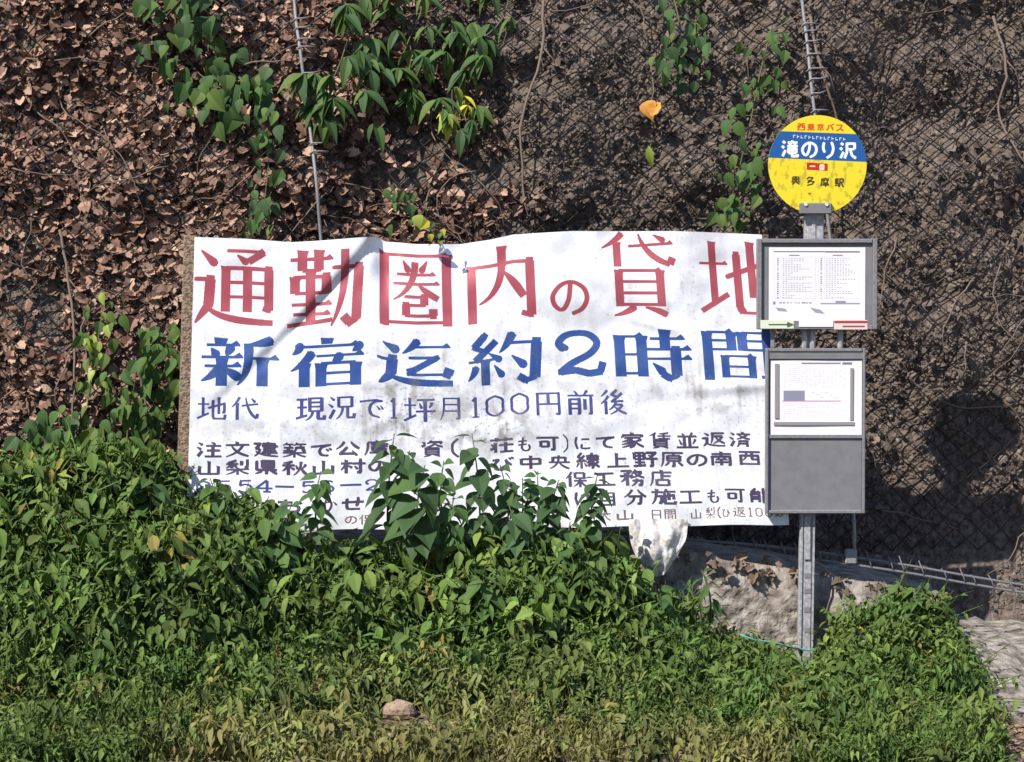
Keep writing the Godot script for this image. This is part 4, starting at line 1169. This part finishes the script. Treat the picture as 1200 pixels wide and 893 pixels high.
func build_vines() -> void:
	var g: Array = M.greens
	vine("creeper", "dark green clump of round creeper leaves at the top left", [Vector2(215, -60), Vector2(205, 20), Vector2(220, 70), Vector2(250, 100), Vector2(275, 115)], 46, 0.105, "heart", 0.17, "", [], 0.1)
	vine("creeper", "thin creeper with few leaves between clump and steel rope", [Vector2(280, 90), Vector2(305, 130), Vector2(315, 180), Vector2(310, 235)], 16, 0.085, "ovate", 0.07)
	vine("creeper", "creeper of long drooping leaves just right of the left steel rope", [Vector2(420, -50), Vector2(415, 20), Vector2(400, 70), Vector2(390, 105), Vector2(420, 140)], 40, 0.135, "long", 0.14)
	vine("creeper", "creeper of long leaves with yellow tips above the red lettering", [Vector2(600, -40), Vector2(590, 20), Vector2(550, 60), Vector2(530, 100), Vector2(535, 150)], 34, 0.125, "long", 0.13)
	vine("creeper", "drooping leafy creeper at the top between two leafy neighbours", [Vector2(490, -60), Vector2(495, 5), Vector2(480, 45), Vector2(465, 85), Vector2(470, 120)], 24, 0.12, "long", 0.13)
	vine("creeper", "small yellowing leaf cluster hanging over the slope's middle top", [Vector2(530, 95), Vector2(536, 120), Vector2(534, 145)], 9, 0.09, "long", 0.045, "", [M.yellow_leaf, M.yellow_green])
	vine("creeper", "sparse creeper with small leaves left of the yellow disc", [Vector2(905, 30), Vector2(890, 90), Vector2(878, 150), Vector2(862, 215), Vector2(850, 275)], 32, 0.075, "ovate", 0.1, "", [g[1], g[3], g[0]])
	vine("creeper", "short green creeper near the top above the orange leaf", [Vector2(780, -40), Vector2(795, 20), Vector2(800, 60), Vector2(792, 85)], 24, 0.08, "ovate", 0.1)
	vine("creeper", "bright green creeper climbing left of the banner's timber post", [Vector2(190, 560), Vector2(185, 480), Vector2(190, 420), Vector2(195, 385)], 44, 0.085, "ovate", 0.09, "", [g[1], g[3]])
	vine("creeper", "leafy creeper between the far left one and the banner's post", [Vector2(150, 570), Vector2(148, 520), Vector2(155, 470), Vector2(160, 430)], 40, 0.08, "ovate", 0.12, "", [g[1], g[3], g[0]])
	vine("creeper", "low creeper mass at the left edge over the weeds", [Vector2(20, 570), Vector2(35, 530), Vector2(60, 505), Vector2(80, 500)], 34, 0.09, "ovate", 0.12, "", [g[1], g[0], g[4]])
	vine("creeper", "thin bright creeper climbing the leaf litter at far left", [Vector2(95, 560), Vector2(100, 490), Vector2(112, 420), Vector2(122, 345)], 26, 0.08, "ovate", 0.09, "", [g[1], g[3], M.yellow_green])
	vine("creeper", "small green creeper sprigs peeking over the banner's top edge", [Vector2(470, 262), Vector2(478, 240), Vector2(462, 215)], 8, 0.06, "ovate", 0.05)
	vine("creeper", "single sprig of green leaves low on the left litter", [Vector2(300, 270), Vector2(312, 240), Vector2(318, 225)], 7, 0.075, "ovate", 0.05)
	var o := vine("creeper", "yellow-green sprig hanging over the banner's top edge", [Vector2(505, 262), Vector2(512, 274), Vector2(518, 284)], 4, 0.06, "heart", 0.05, "", [g[1], M.yellow_green, M.yellow_leaf])
	o.position.z = 0.03
	# dry stems
	var st := new_st()
	for i in 190:
		var x := rng.randf_range(-4.0, 4.0)
		if x > 0.6 and rng.randf() < 0.45: continue
		var y := rng.randf_range(0.7, 3.6)
		var p := Vector3(x, y, 0)
		var dir := Vector3(rng.randf_range(-0.7, 0.7), rng.randf_range(-1.0, 0.2), 0).normalized()
		var pts := []
		for k in rng.randi_range(6, 14):
			pts.append(Vector3(p.x, p.y, slope_z(p.x, p.y) + 0.06 + rng.randf() * 0.03))
			dir = (dir + Vector3(rng.randf_range(-0.5, 0.5), rng.randf_range(-0.4, 0.3), 0)).normalized()
			p += dir * 0.055
		tube(st, pts, rng.randf_range(0.002, 0.0055), 4, 0.0015)
	var t := put("dry_stems", done(st), M.twig)
	tag(t, "tangle of thin dry brown stems lying over the net", "dry stems", "", "stuff")
	for q in [["long dry vine stem dropping left of the banner's post", [[70, 270], [82, 340], [88, 420], [84, 500]]], ["dry forked stem dropping down the middle above the red lettering", [[636, 0], [634, 70], [610, 150], [618, 250]]], ["dry stem dropping from the top left of the disc", [[950, 20], [965, 90], [985, 150], [1010, 210]]], ["thin dry stem slanting across the slope's upper right", [[1165, 20], [1180, 80], [1170, 130], [1200, 190]]], ["dry curved stem left of the banner beneath the litter", [[160, 430], [172, 480], [176, 540], [170, 590]]]]:
		var pts := []
		for k in q[1]: pts.append(on_slope(k[0], k[1], 0.085))
		var v := thing("dry_vine", pts[0], q[0], "dry vine")
		var fine := []
		for i in pts.size() - 1:
			for k in 5: fine.append(pts[i].cubic_interpolate(pts[i + 1], pts[maxi(i - 1, 0)], pts[mini(i + 2, pts.size() - 1)], k / 5.0) - v.position + rv(0.006))
		fine.append(pts[-1] - v.position)
		var s2 := new_st()
		tube(s2, fine, 0.008, 5, 0.005)
		put("stem", done(s2), M.twig, v)
		for j in 2:
			var s3 := new_st()
			var b0: Vector3 = fine[4 + j * 5]
			tube(s3, [b0, b0 + Vector3(0.05 - 0.1 * j, -0.06, 0.01), b0 + Vector3(0.07 - 0.15 * j, -0.14, 0.015)], 0.004, 4, 0.002)
			put("side_shoot", done(s3), M.twig, v)

func build_plants() -> void:
	# x and y of the foot and the tip in the photograph, depth, leaves, leaf length, kind
	var list := [
		["big-leaved weed in front of the banner, left of a tall pair", 455, 660, 462, 508, 0.34, 22, 0.135, "ovate", 2],
		["tall big-leaved weed with a round top leaf before the banner", 505, 670, 498, 545, 0.42, 16, 0.15, "heart", 2],
		["tall narrow-leaved weed pointing up before the small lettering", 560, 660, 553, 508, 0.30, 18, 0.125, "ovate", 2],
		["weed with drooping leaves before the banner's telephone number", 388, 660, 376, 552, 0.32, 19, 0.105, "ovate", 0],
		["weed reaching the lower middle lettering with thin stalks", 640, 660, 655, 562, 0.30, 26, 0.1, "ovate", 2],
		["weed with pointed leaves left of the workshop lettering", 690, 650, 700, 556, 0.28, 24, 0.095, "ovate", 2],
		["weed filling the gap below the hidden telephone digits", 530, 670, 532, 580, 0.36, 20, 0.11, "ovate", 0],
		["weed with crossed leaves before the lower middle lettering", 605, 660, 612, 560, 0.27, 20, 0.095, "ovate", 2],
		["dark weed standing between the two tallest weeds before the lettering", 482, 660, 480, 528, 0.26, 24, 0.1, "ovate", 2],
		["weed with drooping tips right of the tall narrow weed", 582, 660, 586, 545, 0.24, 24, 0.095, "ovate", 2],
		["weed crowding the middle of the banner's bottom edge", 632, 665, 630, 552, 0.22, 24, 0.095, "ovate", 0],
		["weed hiding the lettering beneath the round zeros", 545, 665, 520, 540, 0.22, 24, 0.1, "ovate", 0],
		["low spreading weed before the banner's bottom edge at left", 345, 670, 342, 588, 0.33, 18, 0.1, "ovate", 0],
		["pale green weed at the foot of the banner's middle", 600, 690, 596, 590, 0.45, 14, 0.12, "ovate", 4],
		["bushy weed below the lettering's right half", 660, 700, 668, 612, 0.48, 14, 0.1, "ovate", 0],
		["big-leaved weed with one hanging leaf at the far left", 120, 700, 112, 632, 0.62, 10, 0.17, "heart", 4],
		["broad weed at the left edge of the bank", 30, 660, 35, 570, 0.40, 16, 0.125, "ovate", 4],
		["leafy weed left of the banner's lower corner", 170, 640, 175, 560, 0.35, 16, 0.115, "ovate", 0],
		["leafy weed covering the banner's lower left corner", 250, 650, 246, 560, 0.30, 18, 0.09, "ovate", 1],
		["small weed below the banner's lower left lettering", 320, 680, 322, 612, 0.40, 12, 0.1, "ovate", 0],
		["slender sapling before the concrete wall", 832, 730, 822, 668, 0.20, 12, 0.085, "long", 0],
		["leafy weed spreading right of the bus stop post", 1060, 790, 1072, 690, 0.25, 18, 0.13, "long", 1],
		["weed with yellowing leaves at the right of the post", 1010, 810, 1002, 752, 0.5, 14, 0.1, "ovate", 3],
		["leaning weed at the right end of the weed bank", 1090, 840, 1110, 772, 0.5, 14, 0.13, "ovate", 1],
		["broad-leaved weed low at the right beside the slab", 1120, 890, 1128, 822, 0.8, 12, 0.12, "ovate", 1],
		["weed with arching leaves beneath the hanging white sheet", 770, 750, 772, 690, 0.38, 14, 0.1, "ovate", 0],
		["broad weed in the middle of the bank under the big leaves", 560, 740, 566, 672, 0.75, 15, 0.12, "ovate", 1],
		["weed with wide leaves at the left middle of the bank", 200, 720, 206, 655, 0.75, 13, 0.13, "ovate", 0],
		["single weed standing out low in the bank below the fold", 480, 800, 474, 735, 0.95, 9, 0.1, "ovate", 3]]
	for q in list:
		plant("leafy_weed", q[0], "weed", at(q[1], q[2], q[5]), at(q[3], q[4], q[5] + 0.04), q[6], q[7], q[8], "weeds standing out of the bank", 1.0, q[9])

func build_weeds() -> void:
	var kinds := [[], [], [], [], []]
	var cols := [[], [], [], [], []]
	for s in 4:
		for k in 5:
			kinds[k].append([]); cols[k].append([])
	var tone := FastNoiseLite.new()
	tone.seed = 77; tone.frequency = 1.2
	for i in 8200:
		var x := rng.randf_range(-3.0, 3.0)
		var z := rng.randf_range(-0.22, 2.35)
		var top := weed_top(x, z)
		if z < 0.06 and x > at(225, 600, 0).x: continue
		if absf(x - at(947, 780, 0.3).x) < 0.05 and z < 0.45: continue
		if x > at(1128 + 22.0 * z, 800, z).x + tone.get_noise_2d(z * 6.0, 2.0) * 0.06: continue
		var g := ground_y(x, z)
		var hgt := (top - g) * rng.randf_range(0.5, 1.45) * (1.0 + tone.get_noise_2d(x * 3.0, z * 3.0 + 8.0) * 0.7) + 0.05
		var front := smoothstep(0.7, 1.5, z)
		var dry := clampf(exp(-pow((x + 0.3) / 0.8, 2) - pow((z - 1.5) / 0.4, 2)) * 1.0 + smoothstep(1.6, 1.95, z) * smoothstep(-1.6, -1.1, x) * smoothstep(1.3, 0.9, x) + tone.get_noise_2d(x * 1.5 + 3, z * 1.5) * 0.4, 0.0, 1.0)
		var k := 0
		var f := rng.randf()
		if f < front * 0.12 + dry * 0.45: k = 2
		elif f < 0.18 + front * 0.35: k = 1
		elif f < 0.66 + front * 0.3: k = 3
		if k != 2 and rng.randf() < 0.1: k = 4
		if rng.randf() < 0.62 * dry: continue
		if front > 0.3 and rng.randf() < 0.12: hgt = maxf(hgt, rng.randf_range(0.18, 0.28))
		var size: float = [maxf(hgt, 0.17), maxf(hgt, 0.14), rng.randf_range(0.05, 0.13), maxf(hgt, 0.15), maxf(hgt, 0.18)][k]
		size = clampf(size, 0.1, 0.36)
		if Vector2(x + 0.46, (z - 1.55) * 0.5).length() < 0.13: continue
		var v := rng.randf_range(0.65, 1.5)
		var t := tone.get_noise_2d(x * 2.0, z * 2.0)
		var c := Color(0.075 + t * 0.02, 0.125, 0.03) * v
		if rng.randf() < 0.2: c = Color(0.12, 0.175, 0.042) * v
		if rng.randf() < 0.018: c = Color(0.2, 0.17, 0.05) * v
		c = c.lerp(Color(0.2, 0.17, 0.07) * v, clampf(dry * rng.randf_range(0.3, 1.0) + front * rng.randf_range(-0.2, 0.16), 0.0, 1.0))
		var b := Basis(Vector3.UP, rng.randf() * TAU)
		b = Basis(Vector3(1, 0, 0), rng.randf_range(-0.1, 0.4)) * b
		var vv: int = rng.randi() % 4
		kinds[k][vv].append(Transform3D(b.scaled_local(Vector3.ONE * size), Vector3(x, g - 0.01, z)))
		cols[k][vv].append(Color(c.r, c.g, c.b))
	var words := [["broadleaf_weeds", "dense broad-leaved green weeds covering the bank", "weeds"], ["small_leaf_weeds", "small-leaved green weeds filling the bank", "weeds"], ["grass", "short yellowing grass at the foot of the bank", "grass"], ["narrow_leaf_weeds", "narrow-leaved green weeds among the bank's growth", "weeds"], ["trailing_weeds", "pale arching stems with few leaves over the bank", "weeds"]]
	for k in 5:
		for s in 4:
			scatter(words[k][0], words[k][1], words[k][2], sprig(k, 100 + k * 10 + s), M.leaf, kinds[k][s], cols[k][s])
	# straw and fallen leaves on the open ground in front
	var xf := []
	var cl := []
	for i in 4200:
		var x := rng.randf_range(-2.8, 2.8)
		var z := rng.randf_range(1.1, 2.7)
		var b := aim(Vector3(rng.randf_range(-1, 1), rng.randf_range(-0.1, 0.3), rng.randf_range(-1, 1)), Vector3.UP + rv(0.6))
		xf.append(Transform3D(b.scaled_local(Vector3.ONE * rng.randf_range(0.02, 0.055)), Vector3(x, ground_y(x, z) + 0.012, z)))
		var v := rng.randf_range(0.5, 1.3)
		var c := Color(0.26, 0.17, 0.115) * v
		cl.append(Color(c.r, c.g, c.b))
	scatter("fallen_leaves", "brown fallen leaves on the earth before the grass", "leaf litter", leaf_mesh("flat"), M.litter, xf, cl)

func build_small_things() -> void:
	# crumpled sheet hanging under the banner
	var a := at(742, 616, 0.05)
	var b := at(806, 616, 0.05)
	var o := thing("plastic_sheet", at(775, 660, 0.05), "crumpled dirty white plastic sheet hanging below the banner", "plastic sheet")
	var st := new_st()
	st.set_smooth_group(0)
	var nu := 40
	var nv := 24
	for j in nv + 1:
		for i in nu + 1:
			var u := i / float(nu)
			var v := j / float(nv)
			var x := lerpf(lerpf(a.x - 0.02, b.x, u), lerpf(at(750, 680, 0.05).x, at(794, 680, 0.05).x, u), v * v * v)
			var y := lerpf(a.y + 0.03, at(0, 676 - 90.0 * (u - 0.45) * (u - 0.45), 0.05).y, v)
			var z := 0.05 + sin(u * 19.0 + v * 1.5) * 0.007 + nf.get_noise_2d(u * 3.0, v * 1.2) * 0.03 + 0.05 * sin(v * PI) * sin(u * PI)
			st.add_vertex(Vector3(x, y, z) - o.position)
	for j in nv:
		for i in nu:
			var k := j * (nu + 1) + i
			for q in [k, k + 1, k + nu + 2, k, k + nu + 2, k + nu + 1]: st.add_index(q)
	put("sheet", done(st), M.plastic, o)
	# orange dead leaf on the net
	var p := on_slope(763, 130, 0.1)
	var l := thing("orange_leaf", p, "curled orange dead leaf caught on the net above the banner", "leaf")
	add_leaf(l, "heart", p + Vector3(-0.02, 0.05, 0), Vector3(0.2, -1, 0.2), Vector3(-0.4, 0.4, 1), 0.10, M.orange_leaf)
	add_leaf(l, "curled", p + Vector3(0.03, 0.045, 0.01), Vector3(-0.2, -1, 0.1), Vector3(-0.2, 0.7, 1), 0.085, M.orange_leaf)
	var stalk := new_st()
	tube(stalk, [Vector3(0.0, 0.05, 0), Vector3(0.015, 0.1, -0.02), Vector3(0.01, 0.17, -0.05)], 0.003, 4)
	put("stalk", done(stalk), M.twig, l)
	p = on_slope(760, 180, 0.1)
	l = thing("withered_leaf", p, "withered yellow-green leaf under the orange leaf on the net", "leaf")
	add_leaf(l, "long", p + Vector3(0, 0.04, 0), Vector3(0.1, -1, 0.1), Vector3(-0.3, 0.4, 1), 0.11, M.yellow_green)
	# stone on the ground
	var z := 1.35
	p = at(468, 856, z)
	p.y = ground_y(p.x, z) + 0.03
	var s := put("stone", pebble(12, 14, 0.12), M.stone, self, p)
	s.scale = Vector3(0.075, 0.045, 0.05)
	tag(s, "small pale rounded stone on the grass in the foreground", "stone")
	# teal cord tied round the post
	var c := []
	for q in [[868, 744, 0.32], [884, 750, 0.28], [905, 753, 0.24], [925, 758, 0.2], [938, 761, 0.13], [947, 762, 0.122], [956, 760, 0.11]]:
		c.append(at(q[0], q[1], q[2]))
	var cord := thing("cord", c[0], "thin teal cord tied across to the bus stop post", "cord")
	var q2 := []
	for v in c: q2.append(v - cord.position)
	st = new_st()
	tube(st, q2, 0.0045, 6)
	put("strand", done(st), M.teal, cord)
